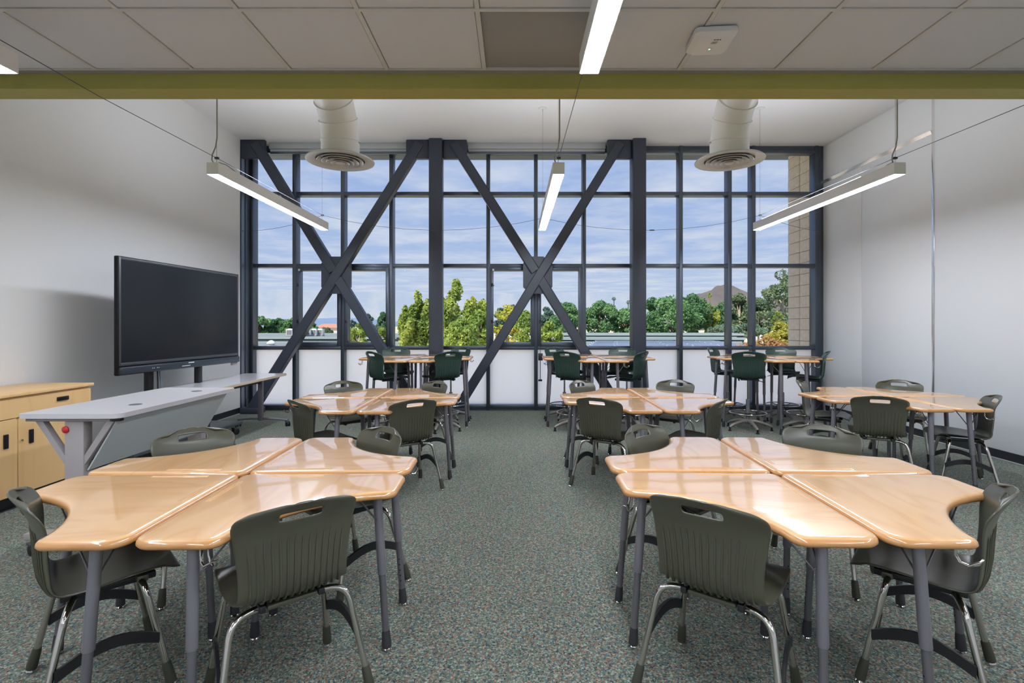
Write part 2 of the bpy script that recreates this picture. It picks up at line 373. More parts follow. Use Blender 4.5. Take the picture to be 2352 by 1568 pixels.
# suspended ceiling: tiles and grid bars
cl = struct('ceiling', MB().box(XL, XR, YB, 3.24, ZL+0.10, ZL+0.14), 'base_black', 'suspended ceiling of white square tiles in a metal grid')
gx = [-2.02 + 0.61*k for k in range(-5, 14)]; gx = [XL] + [x for x in gx if XL+0.05 < x < XR-0.05] + [XR]
gy = [3.20]
while gy[-1] > YB + 0.1: gy.append(gy[-1]-0.61)
gy[-1] = YB
tm = MB().bbox(-0.2915, 0.2915, -0.2915, 0.2915, 0, 0.014, 0.004, 1).mesh('ceiling_tile', 'tile_white')
for i in range(len(gx)-1):
    for j in range(len(gy)-1):
        w, d = gx[i+1]-gx[i], gy[j]-gy[j+1]
        ret = (j == 0 and abs(gx[i]+0.19) < 0.05)
        if abs(w-0.61) < 0.01 and abs(d-0.61) < 0.01 and not ret:
            link('ceiling_tile', tm, cl, ((gx[i]+gx[i+1])/2, (gy[j]+gy[j+1])/2, ZL+0.004))
        elif ret:
            MB().bbox(gx[i]+0.012, gx[i+1]-0.012, gy[j+1]+0.012, gy[j]-0.012, ZL+0.01, ZL+0.02, 0.003).build('return_grille', 'grille_grey', cl)
        else:
            MB().bbox(gx[i]+0.012, gx[i+1]-0.012, gy[j+1]+0.012, gy[j]-0.012, ZL+0.004, ZL+0.018, 0.004, 1).build('ceiling_tile', 'tile_white', cl)
for x in gx:
    MB().box(x-0.012, x+0.012, YB, 3.2, ZL-0.001, ZL+0.03).build('grid_bar', 'grid_white', cl, False)
for y in gy:
    MB().box(XL, XR, y-0.012, y+0.012, ZL-0.0015, ZL+0.03).build('grid_bar', 'grid_white', cl, False)
MB().box(XL, XR, 3.2, 3.24, ZL-0.002, ZL+0.03).build('wall_angle', 'angle_grey', cl, False)

# ------------------------------------------------------------------ window wall
wn = thing('window_1', 'tall dark framed window wall with frosted lower panes', None, (0, YG, 0), 0, None, 'structure')
MX = [XL+0.03, -3.740, -2.921, -2.097, -1.285, -0.4505, 0.362, 1.1815, 2.02, 2.8245, 3.655, 4.06, 5.13]
TZ = [0.06, 1.0586, 2.458, 3.680, 4.40]
def wl(mb, name, m): 
    mb.v = [(x, y-YG, z) for x, y, z in mb.v]; return mb.build(name, m, wn)
for i, x in enumerate(MX):
    wl(MB().bbox(x-0.03, x+0.03, YF, YG+0.02, 0, ZC, 0.003), 'mullion', 'alu_dark')
wl(MB().bbox(5.13, XR, YF+0.02, YG+0.02, 0, ZC, 0.003), 'jamb', 'alu_dark')
for i in range(len(MX)-1):
    a, b = MX[i]+0.03, MX[i+1]-0.03
    for z in TZ: wl(MB().bbox(a, b, YF+0.004, YG+0.01, z-0.03, z+0.03, 0.003), 'transom', 'alu_dark')
    wl(MB().box(a, b, YF+0.01, YG+0.01, 0.0, 0.03), 'sill_plate', 'alu_dark')
    wl(MB().box(a, b, YF+0.02, YG+0.01, 4.43, ZC), 'head_panel', 'alu_dark')
    for k in range(4):
        z0, z1 = TZ[k]+0.03, TZ[k+1]-0.03
        sash = k == 1 and i in (1, 2, 5, 6)
        if not sash:
            pn = wl(MB().box(a, b, YG-0.035, YG-0.025, z0, z1), 'pane', 'glass_plain' if k == 0 else 'glass_clear')
            if k == 0: MB().add([(a, -0.037, z0), (b, -0.037, z0), (b, -0.037, z1), (a, -0.037, z1)], [(0, 1, 2, 3)]).build('frosted_film', 'glass_frosted', pn, False)
        else:
            fr = MB(); y0, y1 = YF-0.012, YG-0.01; t = 0.058
            fr.bbox(a-0.004, a+t, y0, y1, z0, z1, 0.004); fr.bbox(b-t, b+0.004, y0, y1, z0, z1, 0.004)
            fr.bbox(a+t, b-t, y0+0.001, y1, z1-t, z1+0.004, 0.004); fr.bbox(a+t, b-t, y0+0.001, y1, z0-0.004, z0+t+0.01, 0.004)
            s = wl(fr, 'sash', 'alu_dark')
            def wsub(mb, name, m):
                mb.v = [(x, y-YG, z) for x, y, z in mb.v]; return mb.build(name, m, s)
            wsub(MB().box(a+t, b-t, YG-0.06, YG-0.05, z0+t+0.01, z1-t), 'pane', 'glass_clear')
            for hz in (z0+0.42, z1-0.30):
                lx = a+0.02
                wsub(MB().bbox(lx, lx+0.03, y0-0.012, y0, hz-0.03, hz+0.03, 0.004).tube([(lx+0.015, y0-0.01, hz+0.02), (lx+0.03, y0-0.035, hz+0.01), (lx+0.055, y0-0.04, hz-0.02)], 0.006, 8), 'latch', 'black_steel')
            wsub(MB().bbox(a+t-0.012, a+t+0.018, y0-0.006, y0, z1-t-0.006, z1-t+0.03, 0.002), 'stay_block', 'plastic_white')
op = MB().bbox(0.40, 0.475, YF-0.05, YF-0.002, 0.85, 0.97, 0.006); op = wl(op, 'window_operator', 'black_steel')
q = MB().tube([(0.435, YF-0.03, 0.90), (0.435, YF-0.03, 0.52)], 0.006, 8); q.v = [(x, y-YG, z) for x, y, z in q.v]; q.build('rod', 'cable_steel', op)
q = MB().bbox(0.40, 0.465, YF-0.05, YF-0.01, 0.50, 0.53, 0.004); q.v = [(x, y-YG, z) for x, y, z in q.v]; q.build('handle', 'black_steel', op)
q = MB().tube([(0.435, YF-0.03, 0.97), (0.435, YF-0.03, 2.1)], 0.004, 8); q.v = [(x, y-YG, z) for x, y, z in q.v]; q.build('rod', 'cable_steel', op)

# roller shades at the head of the two braced bays
YS = 8.42
for x0, x1, lab in ((-4.10, -1.79, 'grey roller shade cassette above the braced bay by the screen'), (-0.78, 1.52, 'grey roller shade cassette above the braced bay at the aisle')):
    t = thing('roller_shade', lab, 'roller shade', ((x0+x1)/2, YS+0.12, 4.36), 0, 'roller shades at the window head')
    h = (x1-x0)/2
    MB().bbox(-h, h, -0.05, 0.07, 0.03, 0.13, 0.01).build('cassette', 'shade_grey', t)
    MB().tube([(-h+0.01, 0.0, 0.015), (h-0.01, 0.0, 0.015)], 0.022, 12).build('rolled_fabric', 'shade_grey', t)
    MB().bbox(-h, h, 0.0, 0.02, -0.045, 0.0, 0.004).build('hem_bar', 'alu_jamb', t)

# ------------------------------------------------------------------ steel columns and X braces (Y = 8.38)
YX = 8.38; kx = YX/F
def bx(xp): return (xp-VX)*kx
def bz(yp): return CAMZ + (VY-yp)*kx
for xa, xb, lab in ((987, 1017, 'dark steel column between the two X braces'), (1451, 1481, 'dark steel column beside the unbraced window bay')):
    c = thing('steel_column', lab, 'column', ((bx(xa)+bx(xb))/2, YX, 0), 0, 'steel columns at the window wall'); h = (bx(xb)-bx(xa))/2
    MB().bbox(-h, h, -h, h, 0.0, ZC-0.001, 0.018, 3).build('shaft', 'steel_paint', c)
    MB().bbox(-h-0.05, h+0.05, -h-0.05, h+0.05, 0.0, 0.02, 0.004).build('base_plate', 'steel_paint', c)
def bar(mb, p, q, w, d, y):      # square tube between two points in the brace plane
    a = Vector((p[0], y, p[1])); b = Vector((q[0], y, q[1])); t = (b-a).normalized(); n = Vector((t.z, 0, -t.x))
    o = Vector((0, 1, 0)); ch = 0.012; vs = []
    sec = [(-w+ch, -d), (w-ch, -d), (w, -d+ch), (w, d-ch), (w-ch, d), (-w+ch, d), (-w, d-ch), (-w, -d+ch)]
    for e in (a, b):
        for i, j in sec: vs.append(e + n*i + o*j)
    k = len(sec); fs = [tuple(range(k-1, -1, -1)), tuple(range(k, 2*k))] + [(i, (i+1) % k, k+(i+1) % k, k+i) for i in range(k)]
    return mb.add(vs, fs)
def brace(name_label, tl, tr, bl, br, node, plates):
    cx, cz = bx(node[0]), bz(node[1])
    T = thing('steel_brace', name_label, 'brace', (cx, YX, 0), 0, 'steel X braces in front of the windows')
    def loc(mb):
        mb.v = [(x-cx, y-YX, z) for x, y, z in mb.v]; return mb
    A = lambda p: (bx(p[0]), bz(p[1]))
    loc(bar(MB(), A(tr), A(bl), 0.077, 0.077, YX)).build('diagonal', 'steel_paint', T)
    c = (cx, cz); s = 0.075
    for end in (tl, br):
        e = A(end); dx, dz = e[0]-c[0], e[1]-c[1]; L = math.hypot(dx, dz)
        loc(bar(MB(), (c[0]+dx/L*s, c[1]+dz/L*s), e, 0.077, 0.073, YX)).build('diagonal', 'steel_paint', T)
    hw, hh, nw, nh = 0.24, 0.225, 0.115, 0.305
    poly = [(-hw, -hh+0.03), (-hw+0.03, -hh), (-nw-0.02, -hh-0.0), (-nw, -nh+0.02), (-nw+0.02, -nh), (nw-0.02, -nh), (nw, -nh+0.02), (nw+0.02, -hh), (hw-0.03, -hh), (hw, -hh+0.03),
            (hw, hh-0.03), (hw-0.03, hh), (nw+0.02, hh), (nw, nh-0.02), (nw-0.02, nh), (-nw+0.02, nh), (-nw, nh-0.02), (-nw-0.02, hh), (-hw+0.03, hh), (-hw, hh-0.03)]
    MB().prism(poly, -0.03, 0.03, lambda x, y, z: (x, z, cz+y)).build('gusset_plate', 'steel_paint', T)
    for (x0, x1, z0) in plates:
        p = MB().bbox(bx(x0), bx(x1), YX-0.035, YX+0.035, z0, ZC-0.001, 0.02, 2); loc(p).build('gusset_plate', 'steel_paint', T)
    for end in (bl, br):
        e = A(end); p = MB().bbox(e[0]-0.17, e[0]+0.17, YX-0.10, YX+0.10, 0.0, 0.10, 0.02, 2); loc(p).build('foot_plate', 'steel_paint', T)
zg = bz(365)
brace('dark steel X brace in the bay beside the display screen', (588, 331), (964, 331), (580, 940), (962, 940), (773, 632), ((555, 611, zg), (933, 986.5, zg)))
brace('dark steel X brace in the bay at the end of the aisle', (1043, 331), (1424, 331), (1050, 940), (1424, 940), (1235, 632), ((1017.5, 1073, zg), (1394, 1450.5, zg)))

# ------------------------------------------------------------------ air ducts with round diffusers
def duct(X, Y, lab):
    t = thing('air_duct', lab, 'air duct', (X, Y, 3.09), 0, 'white round ducts with disc diffusers')
    r = 0.178
    path = [(0, 0, 0.02), (0, 0, 0.13)]
    for k in range(1, 13):
        a = R(90*k/12); path.append((0, -0.5+0.5*math.cos(a), 0.13+0.5*math.sin(a)))
    path.append((0, 3.39-Y+0.02, 0.63))
    MB().tube(path, r, 28, False).build('elbow', 'duct_white', t)
    MB().lathe([(r+0.004, 0.0), (r+0.006, 0.005), (r+0.006, 0.17), (r+0.001, 0.175)], 28, close=False).build('collar', 'duct_white', t)
    for i in (2, 5, 8, 11):
        p, q = Vector(path[i]), Vector(path[i+1]); d = (q-p).normalized()*0.006
        MB().tube([p-d, p-d*0.3, p+d*0.3, p+d], [r+0.001, r+0.011, r+0.011, r+0.001], 28, False).build('seam_ring', 'duct_white', t)
    for sx_ in (-1, 1):
        MB().lathe([(0.001, 0.0), (0.010, 0.002), (0.010, 0.012), (0.001, 0.014)], 10, (sx_*(r+0.008), 0, 0.17)).build('screw', 'chrome', t)
    d = MB().lathe([(0.17, 0.03), (0.20, 0.035), (0.315, 0.008), (0.33, -0.004), (0.327, -0.012), (0.25, -0.004), (0.235, 0.002)], 48, close=False).build('diffuser_plate', 'diffuser', t)
    for r0, z0 in ((0.225, -0.012), (0.18, -0.018), (0.135, -0.024), (0.09, -0.030)):
        MB().lathe([(r0-0.055, z0+0.045), (r0-0.02, z0+0.022), (r0, z0), (r0-0.004, z0-0.003), (r0-0.026, z0+0.018), (r0-0.058, z0+0.042)], 40, close=False).build('cone_ring', 'diffuser', t)
    MB().lathe([(0.001, -0.034), (0.035, -0.034), (0.045, -0.028), (0.03, -0.01), (0.001, -0.008)], 32).build('centre_cap', 'diffuser', t)
    return t
duct(-1.737, 5.08, 'white round duct and disc diffuser nearer the display screen')
duct(2.14, 5.08, 'white round duct and disc diffuser nearer the panelled wall')

# ------------------------------------------------------------------ pendant lamps
ZP = 2.80
def pendant(X, y0, y1, lab, zt, cord=True, disc=True):
    t = thing('pendant_lamp', lab, 'pendant lamp', (X, y0, ZP), 0, 'linear pendant lamps'); L = y1-y0
    MB().box(-0.052, -0.047, 0, L, 0.0, 0.105).box(0.047, 0.052, 0, L, 0.0, 0.105).box(-0.047, 0.047, 0, L, 0.1, 0.105).box(-0.047, 0.047, 0, 0.004, 0, 0.1).box(-0.047, 0.047, L-0.004, L, 0, 0.1).build('housing', 'lamp_body', t, False)
    MB().box(-0.0465, 0.0465, 0.0045, L-0.0045, -0.0015, 0.008).build('lens', 'lens', t, False)
    if disc: MB().box(-0.044, 0.044, 0.45, L-0.25, 0.1052, 0.109).build('added_uplight', 'added_uplight', t, False)  # unseen glowing strip added to lift the high ceiling and upper walls
    h = zt-ZP
    MB().tube([(0.003, 0.06, 0.1), (0.003, 0.06, h)], 0.0012, 6).build('hanger_wire', 'cable_steel', t)
    MB().tube([(0.0, L-0.10, 0.1), (0.0, L-0.10, h)], 0.0012, 6).build('hanger_wire', 'cable_steel', t)
    if disc:
        MB().lathe([(0.001, h), (0.062, h), (0.062, h-0.006), (0.05, h-0.012), (0.006, h-0.012), (0.004, h-0.04), (0.001, h-0.04)], 24, (0, L-0.10, 0)).build('canopy', 'plastic_white', t)
    if cord:
        MB().tube([(0.012, 0.05, h), (0.012, 0.05, 0.6), (0.012, 0.05, 0.34), (0.0, 0.05, 0.26), (-0.03, 0.05, 0.19), (-0.035, 0.05, 0.145), (-0.02, 0.055, 0.112), (-0.008, 0.06, 0.104)], 0.006, 8).build('power_cord', 'cord_grey', t)
        MB().tube([(-0.012, 0.06, 0.104), (0.0, 0.10, 0.135), (0.02, 0.18, 0.14), (0.035, 0.27, 0.12), (0.04, 0.33, 0.104)], 0.005, 8).build('power_cord', 'cord_grey', t)
    return t
for X, w in ((-2.705, 'nearer the display screen'), (0.395, 'above the aisle'), (3.45, 'along the panelled wall, unseen, added for light')):
    pendant(X, 4.56, 7.26, 'long white pendant lamp in the high bay ' + w, ZC)
for X, w in ((-2.72, 'nearer the display screen'), (0.40, 'above the aisle'), (3.45, 'along the panelled wall, unseen, added for light')):  # the one by the panelled wall is out of view, added for light
    pendant(X, 0.05, 2.74, 'long white pendant lamp under the tiled ceiling ' + w, ZL, False, False)
for X, w in ((-2.72, 'nearer the display screen'), (0.40, 'above the aisle'), (3.45, 'along the panelled wall, unseen, added for light')):  # whole row is out of view, added to brighten the near half
    pendant(X, -3.40, -0.71, 'unseen fill pendant lamp added at the back of the room ' + w, ZL, False, False)
# steel cables bracing the lamps
for X, w in ((-2.70, 'on the screen side'), (0.40, 'over the aisle'), (3.45, 'on the panelled wall side')):
    c = thing('brace_cable', 'thin steel cable running lengthwise over the lamps ' + w, 'cable', (X, 0, 2.9), 0, 'steel cables over the lamps')
    MB().tube([(0, 0.1, 0.045), (0, 2.7, 0.045), (0, 3.31, 0.035), (0, 4.60, 0.062), (0, 7.16, 0.09)], 0.0024, 6).build('wire', 'cable_steel', c)
    for y, z in ((4.62, 0.062), (7.16, 0.09)):
        MB().bbox(-0.018, 0.018, y-0.012, y+0.012, z-0.010, z+0.010, 0.004).build('clamp', 'cable_steel', c)
c = thing('cross_cable', 'thin steel cable sagging from wall to wall before the windows', 'cable', (0, 7.16, 2.9))
pts = [(-4.49, 8.40-7.16, 0.10)]
def sag(a, b, s, n=8): return [tuple(a[i]+(b[i]-a[i])*k/n - (s*4*(k/n)*(1-k/n) if i == 2 else 0) for i in range(3)) for k in range(1, n+1)]
A = [(-4.49, 1.24, 0.10), (-2.70, 0, 0.09), (0.40, 0, 0.05), (3.45, 0, 0.09), (5.245, 1.5, 0.13)]
for i, s in ((0, 0.06), (1, 0.19), (2, 0.19), (3, 0.03)): pts += sag(A[i], A[i+1], s)
MB().tube(pts, 0.0024, 6).build('wire', 'cable_steel', c)
for p in (A[0], A[4]): MB().torus(0.012, 0.004, (p[0]*0.998, p[1], p[2]), 14, 6).build('eye_bolt', 'black_steel', c)
for x in (-1.15, 1.93): MB().bbox(x-0.035, x+0.035, -0.008, 0.008, -0.125, -0.112, 0.003).build('turnbuckle', 'cable_steel', c)

# ------------------------------------------------------------------ wireless access point on the ceiling
ap = thing('access_point', 'white square wireless access point on the tiled ceiling', 'access point', (1.09, 2.83, ZL-0.002), R(-4))
bm = MB()
def rr(w, r, n=5):
    o = []
    for cx_, cy_, a0 in ((w-r, w-r, 0), (-w+r, w-r, 90), (-w+r, -w+r, 180), (w-r, -w+r, 270)):
        for k in range(n+1): o.append((cx_+r*math.cos(R(a0+90*k/n)), cy_+r*math.sin(R(a0+90*k/n))))
    return o
def loft(rings):
    m = MB(); n = len(rings[0][0]); vs = []
    for poly, z in rings: vs += [(x, y, z) for x, y in poly]
    fs = [tuple(range(n)), tuple((len(rings)-1)*n+k for k in range(n-1, -1, -1))]
    for i in range(len(rings)-1): fs += [(i*n+k, (i+1)*n+k, (i+1)*n+(k+1) % n, i*n+(k+1) % n) for k in range(n)]
    return m.add(vs, fs)
loft([(rr(0.10, 0.02), 0.0), (rr(0.112, 0.025), -0.004), (rr(0.114, 0.025), -0.012), (rr(0.112, 0.025), -0.03), (rr(0.088, 0.018), -0.052), (rr(0.084, 0.016), -0.053)]).build('shell', 'plastic_white', ap)
MB().bbox(-0.012, 0.012, 0.012, 0.018, -0.0545, -0.0525, 0.0005, 1).build('status_window', 'panel_grey', ap)
MB().bbox(-0.004, 0.004, 0.022, 0.03, -0.0545, -0.0525, 0.0005, 1).build('status_light', 'led_green', ap)
pr = MB()
for k, w in enumerate((0.006, 0.004, 0.006, 0.004, 0.006)): pr.box(-0.004+k*0.0078, -0.004+k*0.0078+w, -0.072, -0.064, -0.0538, -0.0525)
for j, (a, b) in enumerate(((-0.006, 0.024), (-0.01, 0.022), (-0.012, 0.02))): pr.box(a, b, -0.05+j*0.009, -0.047+j*0.009, -0.0536, -0.0525)
pr.build('printed_label', 'print_dark', ap, False)

# ------------------------------------------------------------------ casters (shared)
def caster_mesh():
    f = MB()
    for s in (-1, 1):
        f.add(*lathe_x(0.034, 0.016, s*0.019))
    return f.mesh('caster_wheels', 'caster_black')
def lathe_x(r, w, x0, seg=20):
    vs, fs = [], []; prof = [(r*0.3, -w/2-0.001), (r*0.8, -w/2), (r, -w/2+0.004), (r, w/2-0.004), (r*0.8, w/2), (r*0.3, w/2+0.001)]
    for rad, x in prof:
        for k in range(seg):
            a = 2*math.pi*k/seg; vs.append((x0+x, rad*math.cos(a), r+rad*math.sin(a)))
    n = len(prof)
    for i in range(n-1):
        for k in range(seg): fs.append((i*seg+k, i*seg+(k+1) % seg, (i+1)*seg+(k+1) % seg, (i+1)*seg+k))
    fs += [tuple(range(seg)), tuple((n-1)*seg+k for k in range(seg))]
    return vs, fs
CW = caster_mesh()
CF = MB().bbox(-0.008, 0.008, -0.02, 0.02, 0.03, 0.075, 0.003).bbox(-0.03, 0.03, -0.012, 0.032, 0.062, 0.078, 0.004).tube([(0, -0.005, 0.07), (0, -0.005, 0.105)], 0.008, 10).mesh('caster_fork', 'stand_grey')
def caster(parent, loc, rz=0.0):
    o = link('caster', CW, parent, loc, rz); link('caster_fork', CF, o); return o

# ------------------------------------------------------------------ display screen on a wheeled stand
ang = math.atan2(0.9964, 0.0844)
tv = thing('display_screen', 'large black flat screen on a wheeled stand by the wall', 'display screen', (-3.88, 4.98, 0), ang)
TW = 1.897
MB().bbox(0, TW, 0.0, 0.045, 0.95, 2.13, 0.010, 3).build('casing', 'tv_black', tv)
b = MB(); e_ = 0.012
b.bbox(e_, e_+0.022, -0.004, 0.01, 1.045, 2.118, 0.002).bbox(TW-e_-0.022, TW-e_, -0.004, 0.01, 1.045, 2.118, 0.002).bbox(e_+0.022, TW-e_-0.022, -0.004, 0.01, 2.096, 2.118, 0.002).bbox(e_+0.022, TW-e_-0.022, -0.004, 0.01, 1.045, 1.075, 0.002)
b.build('bezel', 'tv_bezel', tv)
MB().box(e_+0.022, TW-e_-0.022, -0.001, 0.005, 1.075, 2.096).build('screen', 'tv_screen', tv, False)
br_ = MB().bbox(0.01, TW-0.01, -0.022, 0.02, 0.955, 1.03, 0.01, 3).build('control_bar', 'tv_bar', tv)
mk = MB()
for k in range(4): mk.box(0.40+k*0.022+(0.02 if k > 1 else 0), 0.408+k*0.022+(0.02 if k > 1 else 0), -0.0235, -0.021, 0.99, 0.998)
mk.build('button_mark', 'plastic_white', br_, False)
MB().box(0.93, 1.02, -0.0235, -0.021, 1.008, 1.018).build('maker_mark', 'plastic_white', br_, False)
MB().box(0.83, 0.96, -0.0235, -0.021, 0.978, 0.985).build('light_strip', 'plastic_white', br_, False)
MB().bbox(TW-0.13, TW-0.03, 0.0, 0.03, 0.915, 0.95, 0.003).build('port_box', 'frame_taupe', tv)
for x in (0.52, 1.28):
    MB().bbox(x-0.035, x+0.035, 0.09, 0.15, 0.17, 1.6, 0.006).build('post', 'black_steel', tv)
    MB().bbox(x-0.05, x+0.05, 0.085, 0.12, 1.2, 1.9, 0.006).build('mount_rail', 'black_steel', tv)
    MB().tube([(x+0.03, 0.12, 0.17), (x+0.03, 0.35, 0.17)], 0.02, 8).build('foot_tube', 'stand_grey', tv)
MB().tube([(0.58, 0.07, 0.95), (0.575, 0.06, 0.7), (0.61, 0.07, 0.45), (0.60, 0.10, 0.18)], 0.008, 8).build('power_cord', 'black_steel', tv)
MB().tube([(0.61, 0.07, 0.95), (0.63, 0.06, 0.72), (0.63, 0.07, 0.45), (0.62, 0.10, 0.18)], 0.007, 8).build('power_cord', 'solar_blue', tv)
MB().tube([(1.235, 0.07, 0.95), (1.225, 0.06, 0.7), (1.23, 0.08, 0.2)], 0.006, 8).build('power_cord', 'black_steel', tv)
MB().bbox(0.10, 1.86, -0.08, 0.40, 0.125, 0.165, 0.008).build('base_shelf', 'stand_grey', tv)
MB().bbox(1.30, 1.36, 0.02, 0.07, 0.165, 0.42, 0.006).build('shelf_strut', 'stand_grey', tv)
for x, y in ((0.18, -0.03), (1.78, -0.03), (0.18, 0.34), (1.78, 0.34)):
    o = caster(tv, (x, y, 0), R(70)); o.scale = (1.2, 1.2, 1.2)

# ------------------------------------------------------------------ maple cabinet
cb = thing('maple_cabinet', 'low maple cabinet with black pulls against the white wall', 'cabinet', (-4.19, 4.0, 0))
y0, y1 = 3.28-4.0, 4.69-4.0; f = 0.27
MB().bbox(-0.28, f, y0, y1, 0.115, 0.885, 0.003).build('body', 'maple_cab', cb)
MB().bbox(-0.25, f-0.06, y0+0.05, y1-0.05, 0.0, 0.115, 0.003).build('plinth', 'base_black', cb)
MB().bbox(-0.29, f+0.035, y0-0.02, y1+0.02, 0.89, 0.918, 0.006).build('worktop', 'maple_cab', cb)
def front(name, a, b, z0, z1, r=0.02):
    poly = []
    for cx_, cz_, a0 in ((b-r, z1-r, 0), (a+r, z1-r, 90), (a+r, z0+r, 180), (b-r, z0+r, 270)):
        for k in range(6): poly.append((cx_+r*math.cos(R(a0+18*k)), cz_+r*math.sin(R(a0+18*k))))
    return MB().prism(poly, f+0.002, f+0.02, lambda x, y, z: (z, x, y)).build(name, 'maple_cab', cb)
dr = front('drawer', y0+0.003, y1-0.003, 0.725, 0.875)
MB().bbox(f+0.012, f+0.03, 0.34, 0.45, 0.80, 0.835, 0.004).build('handle', 'handle_black', dr)
d1 = front('door', y0+0.003, -0.004, 0.12, 0.718); d2 = front('door', 0.004, y1-0.003, 0.12, 0.718)
MB().bbox(f+0.012, f+0.03, -0.115, -0.08, 0.50, 0.61, 0.004).build('handle', 'handle_black', d1)
MB().bbox(f+0.012, f+0.03, 0.09, 0.125, 0.50, 0.61, 0.004).build('handle', 'handle_black', d2)
lk = MB(); vs, fs = lathe_x(0.009, 0.014, 0); lk.add([(x+f+0.022, y+0.03, z+0.53) for x, y, z in vs], fs); lk.build('lock', 'chrome', d2)

# ------------------------------------------------------------------ teacher's standing desk
td = thing('teacher_desk', 'grey standing desk with splayed braces and red button', 'desk', (-2.76, 3.15, 0))
Wd, Ld, Zt = 0.315, 1.33, 0.90
poly = []
for cx_, cy_, a0, r in ((Wd-0.05, Ld-0.05, 0, 0.05), (-Wd+0.02, Ld-0.02, 90, 0.02), (-Wd+0.02, 0.02, 180, 0.02), (Wd-0.06, 0.06, 270, 0.06)):
    for k in range(6): poly.append((cx_+r*math.cos(R(a0+18*k)), cy_+r*math.sin(R(a0+18*k))))
MB().prism(poly, Zt-0.03, Zt).build('desktop', 'laminate_grey', td)
for gxp, gyp in ((0.14, 0.37), (0.12, 1.08)):
    MB().lathe([(0.001, 0.003), (0.036, 0.003), (0.04, 0.001), (0.04, -0.002)], 24, (gxp, gyp, Zt)).build('cable_grommet', 'grommet_grey', td)
for yy in (0.04, Ld-0.09):
    MB().bbox(-Wd+0.01, Wd-0.09, yy, yy+0.05, Zt-0.055, Zt-0.03, 0.003).build('cross_rail', 'frame_taupe', td)
    MB().bbox(-0.06, 0.06, yy, yy+0.07, 0.12, Zt-0.055, 0.006).build('column', 'frame_taupe', td)
    for s in (-1, 1):
        MB().prism([(s*0.06, 0.57), (s*0.245, Zt-0.055), (s*0.20, Zt-0.055), (s*0.06, 0.63)], yy+0.005, yy+0.045, lambda x, y, z: (x, z, y)).build('brace', 'frame_taupe', td, False)
    MB().bbox(-0.31, 0.31, yy-0.01, yy+0.07, 0.105, 0.145, 0.004).build('foot', 'frame_taupe', td)
    for s in (-1, 1): 
        o = caster(td, (s*0.27, yy+0.03, 0), R(90 if s > 0 else 60)); o.scale = (1.15, 1.15, 1.0)
MB().bbox(Wd-0.085, Wd-0.03, 0.045, 0.08, Zt-0.055, Zt-0.03, 0.004).build('end_cap', 'black_steel', td)
MB().add([(0.265, 0.06, Zt-0.04), (0.265, Ld-0.06, Zt-0.04), (0.075, Ld-0.06, 0.535), (0.075, 0.06, 0.535),
          (0.255, 0.06, Zt-0.04), (0.255, Ld-0.06, Zt-0.04), (0.065, Ld-0.06, 0.535), (0.065, 0.06, 0.535)],
         [(0,1,2,3),(7,6,5,4),(0,4,5,1),(1,5,6,2),(2,6,7,3),(3,7,4,0)]).build('modesty_panel', 'panel_grey', td, False)
rb = MB(); rb.lathe([(0.001, 0.016), (0.014, 0.014), (0.021, 0.008), (0.022, 0.0)], 20); rb.v = [(x-0.05, 0.04-z, y+0.795) for x, y, z in rb.v]
rb.build('stop_button', 'red_button', td)

# ------------------------------------------------------------------ flip-top table behind the desk
ft = thing('flip_table', 'white folding table on casters under the window end of the screen', 'table', (-3.64, 6.56, 0))
poly = []
for cx_, cy_, a0, r in ((0.31-0.05, 0.92-0.05, 0, 0.05), (-0.31+0.05, 0.92-0.05, 90, 0.05), (-0.31+0.05, -0.92+0.05, 180, 0.05), (0.31-0.05, -0.92+0.05, 270, 0.05)):
    for k in range(6): poly.append((cx_+r*math.cos(R(a0+18*k)), cy_+r*math.sin(R(a0+18*k))))
MB().prism(poly, 0.712, 0.715).prism([(x*0.996, y*0.998) for x, y in poly], 0.715, 0.74).build('edge_band', 'edge_tan', ft)
MB().prism([(x*0.985, y*0.995) for x, y in poly], 0.738, 0.742).build('tabletop', 'laminate_white', ft)
for yy, xa in ((0.74, -0.33), (-0.68, -0.06)):
    MB().bbox(-0.035, 0.035, yy-0.025, yy+0.025, 0.08, 0.70, 0.012).build('leg', 'leg_grey', ft)
    MB().tube([(xa, yy, 0.095), (xa*0.5, yy, 0.11), (0.1, yy, 0.112), (0.28, yy, 0.10), (0.40, yy, 0.085)], [0.012, 0.016, 0.018, 0.016, 0.013], 10).build('foot', 'leg_grey', ft)
    caster(ft, (xa+0.02, yy, -0.002), R(30)); caster(ft, (0.39, yy, -0.002), R(50))
MB().tube([(0.0, -0.68, 0.635), (0.0, 0.74, 0.635)], 0.018, 10).build('stretcher', 'black_steel', ft)
MB().bbox(-0.2, 0.2, 0.70, 0.78, 0.68, 0.712, 0.004).bbox(-0.2, 0.2, -0.72, -0.64, 0.68, 0.712, 0.004).build('tilt_bracket', 'black_steel', ft)

